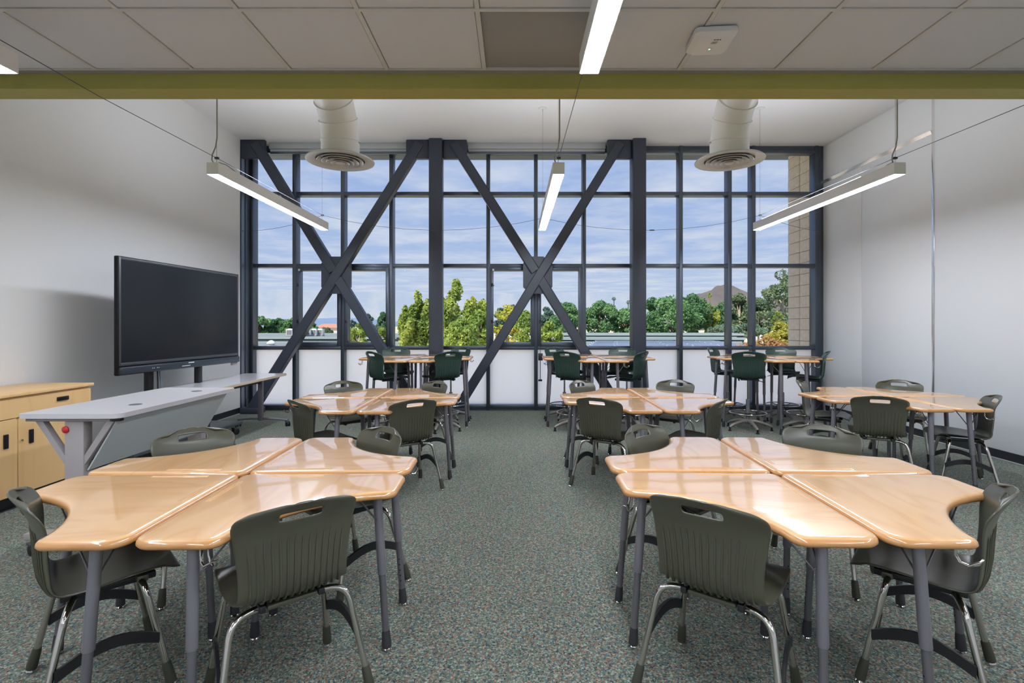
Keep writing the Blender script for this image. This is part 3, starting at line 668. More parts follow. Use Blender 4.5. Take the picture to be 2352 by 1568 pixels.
# ------------------------------------------------------------------ boomerang desks
def desk_outline():
    g, L = 0.006, 0.785
    def fil(p, a, b, r, n=6):   # rounded corner at p between directions to a and b
        p, a, b = Vector(p), Vector(a), Vector(b); u = (a-p).normalized(); v = (b-p).normalized()
        th = math.acos(max(-1, min(1, u.dot(v)))); d = r/math.tan(th/2); c = p + (u+v).normalized()*(r/math.sin(th/2))
        s = p+u*d; e = p+v*d; out = []
        a0 = math.atan2(s.y-c.y, s.x-c.x); a1 = math.atan2(e.y-c.y, e.x-c.x); da = (a1-a0+math.pi) % (2*math.pi)-math.pi
        for k in range(n+1): out.append((c.x+r*math.cos(a0+da*k/n), c.y+r*math.sin(a0+da*k/n)))
        return out
    P0, P2, C = (0.70, 0.315), (0.315, 0.70), (0.4025, 0.4025)
    o = fil((g, g), (g, 0.5), (0.5, g), 0.045)
    o += fil((L, g), (0.4, g), (L, 0.2), 0.075)
    o += fil((L, 0.30), (L, 0.1), (0.66, 0.325), 0.05)
    for k in range(15):
        t = k/14; o.append(((1-t)**2*P0[0]+2*t*(1-t)*C[0]+t*t*P2[0], (1-t)**2*P0[1]+2*t*(1-t)*C[1]+t*t*P2[1]))
    o += fil((0.30, L), (0.325, 0.66), (0.1, L), 0.05)
    o += fil((g, L), (0.2, L), (g, 0.4), 0.075)
    # densify the long straight runs
    out = []
    for i in range(len(o)):
        a, b = Vector(o[i]), Vector(o[(i+1) % len(o)]); n = max(1, int((b-a).length/0.05))
        for k in range(n): out.append(tuple(a.lerp(b, k/n)))
    return out
OUT = desk_outline()
def offset(poly, d):
    n = len(poly); r = []
    for i in range(n):
        a, b, c = Vector(poly[i-1]), Vector(poly[i]), Vector(poly[(i+1) % n])
        t = (c-a).normalized(); r.append((b.x - t.y*d, b.y + t.x*d))
    return r
def desk_top_mesh(z):
    m = loft([(offset(OUT, 0.012), z-0.031), (offset(OUT, 0.006), z-0.030), (OUT, z-0.022), (offset(OUT, 0.002), z-0.012), (offset(OUT, 0.009), z-0.004), (offset(OUT, 0.022), z-0.0005), (offset(OUT, 0.03), z)])
    me = bpy.data.meshes.new('desktop'); me.from_pydata(m.v, [], m.f)
    me.materials.append(MATS['maple_top']); me.materials.append(MATS['maple_rim']); me.materials.append(MATS['rim_dark'])
    bm = bmesh.new(); bm.from_mesh(me); bmesh.ops.recalc_face_normals(bm, faces=bm.faces); bm.to_mesh(me); bm.free()
    n = len(OUT)
    for p in me.polygons:
        c = p.center
        p.use_smooth = True
        if p.index == 0: p.material_index = 2
        elif p.index >= 2:
            ring = (p.index-2)//n; p.material_index = 2 if ring == 0 else (1 if ring < 4 else 0)
    me.set_sharp_from_angle(angle=R(50))
    return me
LEGS = (((0.675, 0.165), (0.725, 0.185)), ((0.165, 0.675), (0.185, 0.725)), ((0.12, 0.12), (0.095, 0.095)))
def make_desk(z):
    ms = {'top': desk_top_mesh(z)}
    g = MB()
    for a, b in (((0.14, 0.055), (0.40, 0.055)), ((0.055, 0.14), (0.055, 0.40))):
        d = (Vector(b)-Vector(a)).normalized(); n = Vector((-d.y, d.x))
        for s in (-1, 1):
            p = Vector(a)+n*0.006*s; q = Vector(b)+n*0.006*s
            g.tube([(p.x, p.y, z), (q.x, q.y, z)], 0.0022, 6)
    ms['groove'] = g.mesh('pencil_groove', 'maple_top')
    ms['legs'] = []
    zt = z-0.031; zm = zt*0.47
    for (tx, ty), (bx_, by_) in LEGS:
        f_ = lambda zz: (bx_+(tx-bx_)*zz/zt, by_+(ty-by_)*zz/zt, zz)
        up = MB().tube([f_(zm), f_(zm+0.004), f_(zt-0.02), f_(zt)], [0.018, 0.0195, 0.0195, 0.0195], 16).mesh('leg', 'leg_grey')
        lo = MB().tube([f_(0.05), f_(zm+0.03)], 0.0155, 14).mesh('lower_tube', 'leg_grey_low')
        bo = MB().tube([f_(0.012), f_(0.03), f_(0.075), f_(0.085)], [0.021, 0.021, 0.018, 0.0165], 14).mesh('rubber_boot', 'boot_dark')
        gl = MB().tube([f_(0.0), f_(0.004), f_(0.014)], [0.016, 0.019, 0.012], 14).mesh('glide', 'chrome')
        ad = MB()
        for k in range(5):
            p = Vector(f_(0.13+0.028*k)); ad.lathe([(0.001, 0), (0.0035, 0.0), (0.0035, 0.002), (0.001, 0.002)], 8, (0, 0, 0))
            for i in range(len(ad.v)-32, len(ad.v)):
                x, y, zz = ad.v[i]; ad.v[i] = (p.x+x, p.y-0.0145-zz, p.z+y)
        hl = ad.mesh('adjust_hole', 'print_dark')
        c = Vector((tx, ty, zt)); l = Vector(f_(zt-0.13)); wb = MB()
        inn = Vector((0.36-tx, 0.36-ty, 0)).normalized()
        for a in (-38, 38):
            d = Matrix.Rotation(R(a), 3, 'Z') @ inn
            wb.tube([l + d*0.018, c + d*0.125 - Vector((0, 0, 0.008)), c + d*0.15 - Vector((0, 0, 0.003))], 0.0035, 8)
        ms['legs'].append((up, lo, bo, gl, hl, wb.mesh('wire_brace', 'leg_grey_low')))
    hk = []
    zh = zt
    p0 = Vector((0.735, 0.25, zh)); pts = [p0, p0+Vector((0.0, 0, -0.035)), p0+Vector((0.006, 0.01, -0.058)), p0+Vector((0.02, 0.03, -0.065)), p0+Vector((0.035, 0.045, -0.055)), p0+Vector((0.042, 0.052, -0.035)),
           p0+Vector((0.05, 0.035, -0.04)), p0+Vector((0.038, 0.008, -0.056)), p0+Vector((0.022, -0.01, -0.05)), p0+Vector((0.016, -0.018, -0.03)), p0+Vector((0.016, -0.018, 0))]
    ms['hook'] = MB().tube(pts, 0.0032, 8).mesh('bag_hook', 'chrome')
    return ms
def place_desk(ms, cx, cy, rot, label, group):
    t = thing('student_desk', label, 'desk', (cx, cy, 0), rot, group)
    top = link('desktop', ms['top'], t); link('pencil_groove', ms['groove'], top)
    for i, (up, lo, bo, gl, hl, wb) in enumerate(ms['legs']):
        l = link('leg', up, t); link('lower_tube', lo, l); link('rubber_boot', bo, l); link('glide', gl, l); link('adjust_hole', hl, l)
        link('wire_brace', wb, t)
    link('bag_hook', ms['hook'], t)
    return t
DESK_LOW, DESK_TALL = make_desk(0.74), make_desk(0.985)

# ------------------------------------------------------------------ chair shell
def cat(P, n):
    out = []; m = len(P)
    for i in range(n):
        t = i/(n-1)*(m-1); k = min(int(t), m-2); u = t-k
        a, b, c, d = P[max(k-1, 0)], P[k], P[k+1], P[min(k+2, m-1)]
        out.append(tuple(0.5*((2*b[j]) + (-a[j]+c[j])*u + (2*a[j]-5*b[j]+4*c[j]-d[j])*u*u + (-a[j]+3*b[j]-3*c[j]+d[j])*u**3) for j in range(len(b))))
    return out
# (y, z, half width, backness)
PROF = [(0.222, 0.418, 0.150, 0), (0.222, 0.430, 0.182, 0), (0.205, 0.443, 0.203, 0), (0.15, 0.452, 0.218, 0), (0.06, 0.450, 0.224, 0), (-0.04, 0.440, 0.222, 0), (-0.115, 0.434, 0.212, 0.1),
        (-0.165, 0.440, 0.200, 0.3), (-0.197, 0.470, 0.193, 0.7), (-0.212, 0.520, 0.192, 1), (-0.217, 0.575, 0.196, 1), (-0.220, 0.630, 0.203, 1), (-0.227, 0.680, 0.211, 1), (-0.239, 0.724, 0.218, 1),
        (-0.255, 0.758, 0.219, 1), (-0.270, 0.782, 0.212, 1), (-0.281, 0.798, 0.196, 1), (-0.288, 0.808, 0.165, 1), (-0.291, 0.812, 0.120, 1)]
NR, NC = 46, 24
ROWS = cat(PROF, NR)
def shell_pt(r, v):
    i = min(int(r), NR-2); u = r-i; a, b = ROWS[i], ROWS[i+1]
    y, z, w, k = (a[j]+(b[j]-a[j])*u for j in range(4))
    y2 = y + k*v*v*(0.034 + 0.02*max(0, (z-0.62)/0.19)) ; z2 = z + (1-k)*0.016*v*v*(1 if y < 0.17 else 0.2) 
    if k > 0.5: z2 -= 0.024*v*v*max(0, (z-0.70)/0.11)
    return Vector((v*w, y2, z2))
def shell_mesh(matname):
    vs = [shell_pt(i, -1+2*j/NC) for i in range(NR) for j in range(NC+1)]
    hr = [i for i in range(NR) if ROWS[i][1] > 0.745 and ROWS[i][3] > 0.5]
    r0 = hr[0]
    fs = []
    for i in range(NR-1):
        for j in range(NC):
            if r0 <= i < r0+3 and NC//2-4 <= j < NC//2+4: continue
            a = i*(NC+1)+j; fs.append((a, a+1, a+NC+2, a+NC+1))
    me = bpy.data.meshes.new('tmp'); me.from_pydata([tuple(v) for v in vs], [], fs); me.materials.append(MATS[matname])
    bm = bmesh.new(); bm.from_mesh(me); bmesh.ops.delete(bm, geom=[v for v in bm.verts if not v.link_faces], context='VERTS'); bm.to_mesh(me); bm.free()
    o = bpy.data.objects.new('tmp', me); COL.objects.link(o)
    s = o.modifiers.new('s', 'SOLIDIFY'); s.thickness = 0.008; s.offset = 0
    u = o.modifiers.new('u', 'SUBSURF'); u.levels = 1; u.render_levels = 1
    dg = bpy.context.evaluated_depsgraph_get(); m2 = bpy.data.meshes.new_from_object(o.evaluated_get(dg)); m2.name = 'seat_shell'
    bpy.data.objects.remove(o); bpy.data.meshes.remove(me)
    m2.polygons.foreach_set('use_smooth', [True]*len(m2.polygons)); m2.update()
    return m2
def rib_mesh(matname):
    m = MB(); nrib = 14
    rb0 = next(i for i in range(NR) if ROWS[i][3] > 0.15); 
    for k in range(nrib):
        v = -0.80+1.60*k/(nrib-1); ztop = 0.672+0.022*(1-(v/0.8)**2)
        rt = max(i for i in range(NR) if ROWS[i][1] < ztop and ROWS[i][3] > 0.5)
        pts, rad = [], []
        for q in range(13):
            r = rb0+(rt-rb0)*q/12; p = shell_pt(r, v); a = shell_pt(r+0.5, v)-shell_pt(r-0.5, v); b = shell_pt(r, v+0.02)-shell_pt(r, v-0.02)
            n = b.cross(a).normalized(); n = n if n.y < 0 or n.z < 0 else -n
            d = 0.0045 + 0.004*max(0, 1-q/5)
            pts.append(p + n*d); rad.append(0.0044 if q < 11 else (0.0036 if q == 11 else 0.001))
        m.tube(pts, rad, 6)
        # fin depth at the bottom bend
        fin = MB()
        vs = []
        for q in range(8):
            r = rb0+(rt-rb0)*q/12; p = shell_pt(r, v); a = shell_pt(r+0.5, v)-shell_pt(r-0.5, v); b = shell_pt(r, v+0.02)-shell_pt(r, v-0.02)
            n = b.cross(a).normalized(); n = n if n.y < 0 or n.z < 0 else -n
            d = 0.0045 + 0.014*math.sin(math.pi*min(1, q/7))**1.0*(1-q/9)
            vs += [p + Vector((-0.0022, 0, 0)), p + n*d + Vector((-0.0012, 0, 0)), p + n*d + Vector((0.0012, 0, 0)), p + Vector((0.0022, 0, 0))]
        fs = []
        for q in range(7):
            for e2 in range(3): fs.append((q*4+e2, q*4+e2+1, q*4+e2+5, q*4+e2+4))
        m.add(vs, fs)
    return m.mesh('back_ribs', matname, fix=True)
def bend(P, r=0.05, n=5):        # fillet a polyline
    P = [Vector(p) for p in P]; out = [P[0]]
    for i in range(1, len(P)-1):
        u = (P[i-1]-P[i]); v = (P[i+1]-P[i]); d = min(r, u.length*0.45, v.length*0.45); a = P[i]+u.normalized()*d; b = P[i]+v.normalized()*d
        for k in range(n+1):
            t = k/n; out.append(a*(1-t)**2 + P[i]*2*t*(1-t) + b*t*t)
    return out+[P[-1]]
def chair_meshes():
    d = {'shell': shell_mesh('chair_olive'), 'ribs': rib_mesh('chair_olive'), 'legs': [], 'side': []}
    for s in (-1, 1):
        for fy, path in ((-1, [(s*0.075, -0.10, 0.412), (s*0.205, -0.135, 0.408), (s*0.272, -0.225, 0.0)]), (1, [(s*0.075, 0.09, 0.425), (s*0.185, 0.10, 0.415), (s*0.235, 0.185, 0.0)])):
            p = bend(path, 0.07, 6); e_ = p[-1]; top = p[-2]
            g = lambda zz: top.lerp(e_, (top.z-zz)/(top.z-e_.z))
            leg = MB().tube(p[:-1]+[g(0.06)], 0.0125, 14).mesh('leg', 'chrome')
            boot = MB().tube([g(0.014), g(0.03), g(0.09), g(0.098)], [0.019, 0.0195, 0.0165, 0.0145], 14).mesh('leg_boot', 'boot_olive')
            gl = MB().tube([g(0.0), g(0.005), g(0.016)], [0.014, 0.017, 0.011], 14).mesh('glide', 'chrome')
            d['legs'].append((leg, boot, gl))
        # arched side stretcher between the legs
        st = MB(); n = 10; vs = []
        for k in range(n+1):
            t = k/n; y = -0.170+0.315*t; x = s*(0.246-0.028*t); z = 0.205+0.05*math.sin(math.pi*t)
            vs += [(x-0.006, y, z-0.024), (x+0.006, y, z-0.024), (x+0.006, y, z+0.018), (x-0.006, y, z+0.018)]
        fs = [(0, 1, 2, 3), (4*n, 4*n+3, 4*n+2, 4*n+1)]
        for k in range(n):
            for e2 in range(4): fs.append((k*4+e2, k*4+(e2+1) % 4, k*4+4+(e2+1) % 4, k*4+4+e2))
        d['side'].append((st.add(vs, fs).mesh('stretcher', 'black_steel', False),
                          MB().bbox(s*0.105-0.012, s*0.105+0.012, -0.15, 0.15, 0.405, 0.432, 0.005).mesh('seat_rail', 'black_steel')))
    d['bracket'] = MB().bbox(-0.09, 0.09, -0.15, -0.10, 0.408, 0.428, 0.008).bbox(-0.15, 0.15, 0.08, 0.12, 0.41, 0.440, 0.008).mesh('under_bracket', 'chair_olive')
    return d
CH = chair_meshes()
def place_chair(bxy, face, label, group):
    """bxy: where the middle of the backrest's top edge stands on plan; face: unit direction the chair looks."""
    fx, fy = face; l = math.hypot(fx, fy); fx, fy = fx/l, fy/l
    t = thing('student_chair', label, 'chair', (bxy[0]+fx*0.235, bxy[1]+fy*0.235, 0), math.atan2(-fx, fy), group)
    s = link('seat_shell', CH['shell'], t, (0, 0, 0.014)); link('back_ribs', CH['ribs'], s)
    for leg, boot, gl in CH['legs']:
        o = link('leg', leg, t); link('leg_boot', boot, o); link('glide', gl, o)
    for st, rail in CH['side']:
        link('stretcher', st, t); link('seat_rail', rail, t)
    link('under_bracket', CH['bracket'], t)
    return t

# ------------------------------------------------------------------ stools
DZ = 0.285
def stool_meshes():
    d = {'shell': shell_mesh('stool_green'), 'ribs': rib_mesh('stool_green')}
    d['plate'] = MB().bbox(-0.10, 0.10, -0.12, 0.12, 0.405+DZ, 0.425+DZ, 0.006).bbox(-0.13, -0.11, -0.16, 0.12, 0.40+DZ, 0.43+DZ, 0.005).bbox(0.11, 0.13, -0.16, 0.12, 0.40+DZ, 0.43+DZ, 0.005).mesh('seat_plate', 'black_steel')
    d['lever'] = MB().tube(bend([(0.03, 0.0, 0.40+DZ), (0.14, 0.01, 0.395+DZ), (0.21, 0.02, 0.375+DZ)], 0.03, 4), 0.005, 8).mesh('height_lever', 'black_steel')
    d['cyl'] = MB().lathe([(0.013, 0.40+DZ), (0.013, 0.40)], 14).mesh('gas_lift', 'chrome')
    d['sleeve'] = MB().lathe([(0.024, 0.42), (0.026, 0.41), (0.026, 0.10), (0.03, 0.09)], 16).mesh('lift_sleeve', 'leg_grey_low')
    d['ring'] = MB().torus(0.235, 0.009, (0, 0, 0.235), 48, 10).mesh('foot_ring', 'chrome')
    sp = MB()
    for k in range(5):
        a = R(72*k+18); sp.tube([(0.03*math.cos(a), 0.03*math.sin(a), 0.205), (0.13*math.cos(a), 0.13*math.sin(a), 0.212), (0.228*math.cos(a), 0.228*math.sin(a), 0.233)], 0.006, 8)
    sp.lathe([(0.026, 0.185), (0.042, 0.19), (0.042, 0.225), (0.026, 0.23)], 18)
    d['spokes'] = sp.mesh('ring_spokes', 'black_steel')
    arm = MB(); arm.tube([(0.02, 0, 0.115), (0.10, 0, 0.118), (0.20, 0, 0.095), (0.275, 0, 0.068), (0.30, 0, 0.05)], [0.028, 0.026, 0.022, 0.018, 0.015], 12)
    d['arm'] = arm.mesh('base_arm', 'base_taupe')
    d['glide'] = MB().lathe([(0.022, 0.0), (0.024, 0.003), (0.024, 0.01), (0.013, 0.014), (0.012, 0.05)], 16, (0.298, 0, 0)).mesh('glide', 'caster_black')
    d['hub'] = MB().lathe([(0.001, 0.075), (0.036, 0.08), (0.042, 0.10), (0.036, 0.135), (0.028, 0.145)], 20).mesh('base_hub', 'base_taupe')
    return d
ST = stool_meshes()
def place_stool(bxy, face, spin, label, group):
    fx, fy = face; l = math.hypot(fx, fy); fx, fy = fx/l, fy/l
    t = thing('student_stool', label, 'stool', (bxy[0]+fx*0.16, bxy[1]+fy*0.16, 0), math.atan2(-fx, fy), group)
    s = link('seat_shell', ST['shell'], t, (0, 0, DZ)); link('back_ribs', ST['ribs'], s)
    link('seat_plate', ST['plate'], t); link('height_lever', ST['lever'], t); link('gas_lift', ST['cyl'], t); link('lift_sleeve', ST['sleeve'], t)
    r = link('foot_ring', ST['ring'], t); link('ring_spokes', ST['spokes'], r)
    h = link('base_hub', ST['hub'], t, None, spin)
    for k in range(5):
        a = link('base_arm', ST['arm'], h, None, R(72*k)); link_g = link('glide', ST['glide'], h, None, R(72*k))
    return t

# ------------------------------------------------------------------ clusters of four desks with their seats
CL = [  # centre, rotation, tall, name of the cluster, names of the -x and +x sides, seats: (back-top position, facing)
    ((-1.300, 2.450), 1.2, 0, "the cluster beside the teacher's desk", 'screen-side', 'aisle-side',
     (((-1.845, 1.93), (0.72, 0.70)), ((-0.775, 1.84), (-0.62, 0.785)), ((-1.93, 3.06), (0.70, -0.71)), ((-0.80, 3.08), (-0.66, -0.75)))),
    ((1.264, 2.465), -1.5, 0, "the front cluster across the aisle", 'aisle-side', 'wall-side',
     (((0.685, 1.85), (0.62, 0.785)), ((1.87, 1.97), (-0.75, 0.66)), ((0.80, 3.16), (0.66, -0.75)), ((1.90, 3.15), (-0.66, -0.75)))),
    ((-1.335, 4.970), 0.8, 0, 'the second cluster on the screen side', 'screen-side', 'aisle-side',
     (((-1.83, 4.28), (0.70, 0.71)), ((-0.85, 4.32), (-0.55, 0.83)), ((-1.91, 5.66), (0.62, -0.78)), ((-0.87, 5.66), (-0.68, -0.73)))),
    ((1.253, 5.000), 0.0, 0, 'the second cluster across the aisle', 'aisle-side', 'wall-side',
     (((0.72, 4.42), (0.55, 0.83)), ((1.74, 4.32), (-0.80, 0.60)), ((0.74, 5.72), (0.68, -0.73)), ((1.83, 5.78), (-0.58, -0.81)))),
    ((3.760, 5.080), 0.0, 0, 'the cluster against the panelled wall', 'room-side', 'wall-side',
     (((3.24, 4.52), (0.50, 0.86)), ((4.27, 4.55), (-0.88, 0.48)), ((3.24, 5.75), (0.80, -0.60)), ((4.36, 5.78), (-0.55, -0.83)))),
    ((-1.405, 7.420), 0.0, 1, 'the tall cluster nearer the screen', 'screen-side', 'aisle-side',
     (((-1.87, 6.95), (0.70, 0.71)), ((-0.92, 6.95), (-0.60, 0.80)), ((-1.84, 7.95), (0.35, -0.93)), ((-0.88, 7.95), (-0.62, -0.78)))),
    ((1.194, 7.420), 0.0, 1, 'the tall cluster in the middle', 'aisle-side', 'wall-side',
     (((0.73, 6.95), (0.60, 0.80)), ((1.68, 6.95), (-0.80, 0.60)), ((0.66, 7.95), (0.66, -0.75)), ((1.66, 7.95), (-0.50, -0.86)))),
    ((3.690, 7.420), 0.0, 1, 'the tall cluster by the panelled wall', 'room-side', 'wall-side',
     (((3.18, 6.92), (0.36, 0.93)), ((4.16, 6.95), (-0.88, 0.48)), ((3.16, 7.95), (0.75, -0.66)), ((4.16, 7.95), (-0.36, -0.93)))),
]
for (cx_, cy_), rot, tall, cname, sm, sp_, seats in CL:
    quarters = ((180, sm, 'near'), (270, sp_, 'near'), (90, sm, 'window'), (0, sp_, 'window'))
    for i, (qa, side, end) in enumerate(quarters):
        place_desk(DESK_TALL if tall else DESK_LOW, cx_, cy_, R(qa+rot), f'maple desk, {side} {end}-end quarter of {cname}', ('tall' if tall else 'low') + ' curved maple desks')
        bxy, face = seats[i]
        if tall: place_stool(bxy, face, R(37*i+20*cx_), f'dark green stool at {side} {end} end of {cname}', 'dark green stools at the tall desks')
        else: place_chair(bxy, face, f'olive chair at {side} {end} end of {cname}', 'olive chairs at the low desks')

# ------------------------------------------------------------------ outside: block wing wall
bw = thing('block_wall', 'tan concrete block wing wall outside the corner window', 'block wall', (5.24, 8.97, 0))
MB().box(0.012, 0.30, 0.0, 0.80, -4.5, 4.9).build('mortar_core', 'mortar', bw, False)
bmesh_block = MB().bbox(0.0, 0.29, 0.004, 0.396, 0.004, 0.199, 0.006, 1).mesh('concrete_block', 'block_tan')
for k in range(-5, 24):
    for j in range(2): link('concrete_block', bmesh_block, bw, (random.uniform(-0.002, 0.002), 0.4*j + 0.0, k*0.203 - 0.06))

# ------------------------------------------------------------------ outside: ground, roofs, solar panels
GZ = -4.6
struct('ground', MB().add([(-2500, 9.2, GZ), (2500, 9.2, GZ), (2500, 3500, GZ), (-2500, 3500, GZ)], [(0, 1, 2, 3)]), 'ground', 'pale ground far below the window, lightened to bounce sunlight')
def roof(name, lab, x0, x1, y0, y1, z, fas):
    t = thing(name, lab, 'building', ((x0+x1)/2, y0, GZ)); h = (x1-x0)/2; d = y1-y0; zz = z-GZ
    MB().box(-h+0.6, h-0.6, 0.6, d-0.6, 0, zz-fas).build('wall', 'stucco_pink', t, False)
    MB().box(-h, h, 0, d, zz-fas, zz-0.06).build('fascia', 'fascia_dark', t, False)
    MB().box(-h-0.08, h+0.08, -0.08, d+0.08, zz-0.06, zz).build('roof_deck', 'roof_grey', t, False)
    MB().box(-h-0.1, h+0.1, -0.12, -0.02, zz-0.18, zz+0.08).build('gutter', 'fascia_grey', t, False)
    MB().box(-h-0.1, h+0.1, d-0.02, d+0.12, zz-0.1, zz+0.12).build('parapet', 'fascia_grey', t, False)
    return t
roof('near_roof', 'low flat grey roof just below the window sill', -36, 24, 36.0, 54.0, -0.42, 0.7)
fr_ = roof('school_wing', 'long flat roofed wing with rooftop units beyond the near roof', -48, -14, 60.0, 84.0, -0.02, 0.75)
roof('covered_walkway', 'low flat walkway roof beyond the solar panels', 3, 25, 55.5, 57.6, 0.0, 0.7)
roof('storage_block', 'narrow flat roofed block behind the walkway roof', 3.4, 26, 58.0, 59.6, 0.42, 0.4)
vt = thing('roof_vent', 'small domed white vent on the near roof', 'roof vent', (px(623, 783, 47)[0], 47, -0.42))
MB().lathe([(0.28, 0), (0.28, 0.14), (0.40, 0.16), (0.34, 0.28), (0.18, 0.42), (0.001, 0.47)], 20).build('hood', 'hvac_white', vt)
for i, (xp, Y) in enumerate(((667, 66), (694, 66), (708, 67), (722, 67.5), (736, 68))):
    X = px(xp, 0, Y)[0]
    u = thing('rooftop_unit', ('white rooftop air unit, number %s counted from the screen' % ['one', 'two', 'three', 'four', 'five'][i]), 'air unit', (X, Y, -0.02), 0, 'rooftop air units on the long wing')
    MB().bbox(-0.40, 0.40, -0.4, 0.4, 0.1, 0.92, 0.02).build('casing', 'hvac_white', u)
    MB().box(-0.33, 0.33, -0.415, -0.39, 0.18, 0.80).build('coil_grille', 'hvac_grille', u, False)
    MB().lathe([(0.3, 0.92), (0.3, 1.0), (0.26, 1.0), (0.2, 0.95), (0.001, 0.94)], 18).build('fan_ring', 'hvac_white', u)
    MB().box(-0.4, 0.4, -0.4, 0.4, 0.0, 0.1).build('skid', 'hvac_grille', u, False)
pm = MB().box(-0.98, 0.98, -0.48, 0.48, 0, 0.03).mesh('solar_panel', 'solar_blue', False)
fm = MB().box(-1.0, 1.0, -0.5, 0.5, -0.02, 0.01).mesh('panel_frame', 'solar_frame', False)
for k in range(9):
    Y = 40.5 + 1.55*k
    row = thing('solar_row', 'blue solar panels on the near roof, %s row out from the window' % ['first','second','third','fourth','fifth','sixth','seventh','eighth','ninth'][k], 'solar panels', (0, Y, -0.36), 0, 'rows of solar panels on the near roof')
    xa = px(1352 + 2*k, 0, Y)[0]; n = int((px(1722 - 6*k, 0, Y)[0]-xa)/2.1)
    for i in range(n):
        p = link('solar_panel', pm, row, (xa + 1.0 + 2.1*i + 0.25*(k % 2), 0, 0.12)); p.rotation_euler[0] = R(5); link('panel_frame', fm, p)
# distant houses and hills
hs = thing('far_house', 'distant pale house with a red tiled roof', 'house', (px(757, 0, 160)[0], 160, GZ))
MB().box(-3.2, 3.2, -3, 3, 0, 5.2).build('wall', 'stucco_pink', hs, False)
MB().add([(-3.6, -3.4, 5.2), (3.6, -3.4, 5.2), (3.6, 3.4, 5.2), (-3.6, 3.4, 5.2), (-2.2, 0, 6.4), (2.2, 0, 6.4)], [(0, 1, 5, 4), (1, 2, 5), (2, 3, 4, 5), (3, 0, 4), (3, 2, 1, 0)]).build('roof', 'roof_red', hs, False)
for x in (-2, 0, 2): MB().box(x-0.5, x+0.5, -3.05, -2.95, 3.0, 4.3).build('window', 'hvac_grille', hs, False)
h2 = thing('far_shed', 'long pale flat building beyond the rooftop units', 'building', (px(757, 0, 118)[0], 118, GZ))
MB().box(-2.4, 2.4, 0, 6, 0, 4.9).build('wall', 'stucco_pink', h2, False)
MB().box(-2.5, 2.5, -0.1, 6.1, 4.9, 5.05).build('roof', 'roof_grey', h2, False)
def hill(name, lab, X, Y, rx, ry, h, m, seed):
    mb = MB(); n, k = 40, 20; vs = []; fs = []
    for i in range(n+1):
        for j in range(k+1):
            u, v = -1+2*i/n, -1+2*j/k; r = math.hypot(u, v); z = max(0.0, 1-r*r)**1.3
            z *= 1 + 0.25*noise.noise(Vector((u*2.2+seed, v*2.2, seed))) + 0.08*noise.noise(Vector((u*7+seed, v*7, 1)))
            vs.append((u*rx, v*ry, z*h))
    for i in range(n):
        for j in range(k): a = i*(k+1)+j; fs.append((a, a+k+1, a+k+2, a+1))
    mb.add(vs, fs); o = mb.build(name, m); o.location = (X, Y, GZ); tag(o, lab, 'hill')
def hz(yp, Y): return CAMZ+(VY-yp)/F*Y-GZ
hill('brown_hill', 'round brown hill rising behind the dark trees', px(1650, 0, 700)[0], 700, 75, 120, hz(655, 700)*1.02, 'hill_brown', 3.3)
hill('long_hill', 'lower brown ridge beside the round hill', px(1735, 0, 960)[0], 960, 150, 120, hz(682, 960)*1.0, 'hill_brown', 8.1)
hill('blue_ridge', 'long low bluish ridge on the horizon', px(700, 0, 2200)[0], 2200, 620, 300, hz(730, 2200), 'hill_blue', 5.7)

# ------------------------------------------------------------------ trees
def leaves(clumps, per, size, dens=1.0, stretch=1.0, droop=0.0):
    vs, fs = [], []
    U = random.uniform
    for (cx_, cy_, cz_, r) in clumps:
        n = int(per*dens)
        for _ in range(n):
            while True:
                a, b, c = U(-1, 1), U(-1, 1), U(-1, 1); l = a*a+b*b+c*c
                if 0.05 < l < 1: break
            l = math.sqrt(l); q = (0.55+0.45*l)/l
            p = Vector((cx_+a*q*r, cy_+b*q*r, cz_+c*q*r*stretch))
            nrm = Vector((a, b, c))*0.8 + Vector((U(-1, 1), U(-1, 1), U(-0.6, 1)))
            t = nrm.cross(Vector((U(-1, 1), U(-1, 1), U(-1, 1)))).normalized(); w = nrm.cross(t).normalized()
            s = size*U(0.6, 1.25); k = len(vs)
            vs += [p-t*s*0.9, p-w*s*0.45, p+t*s*0.9, p+w*s*0.45]; fs.append((k, k+1, k+2, k+3))
    m = MB(); m.v = [tuple(v) for v in vs]; m.f = fs
    return m
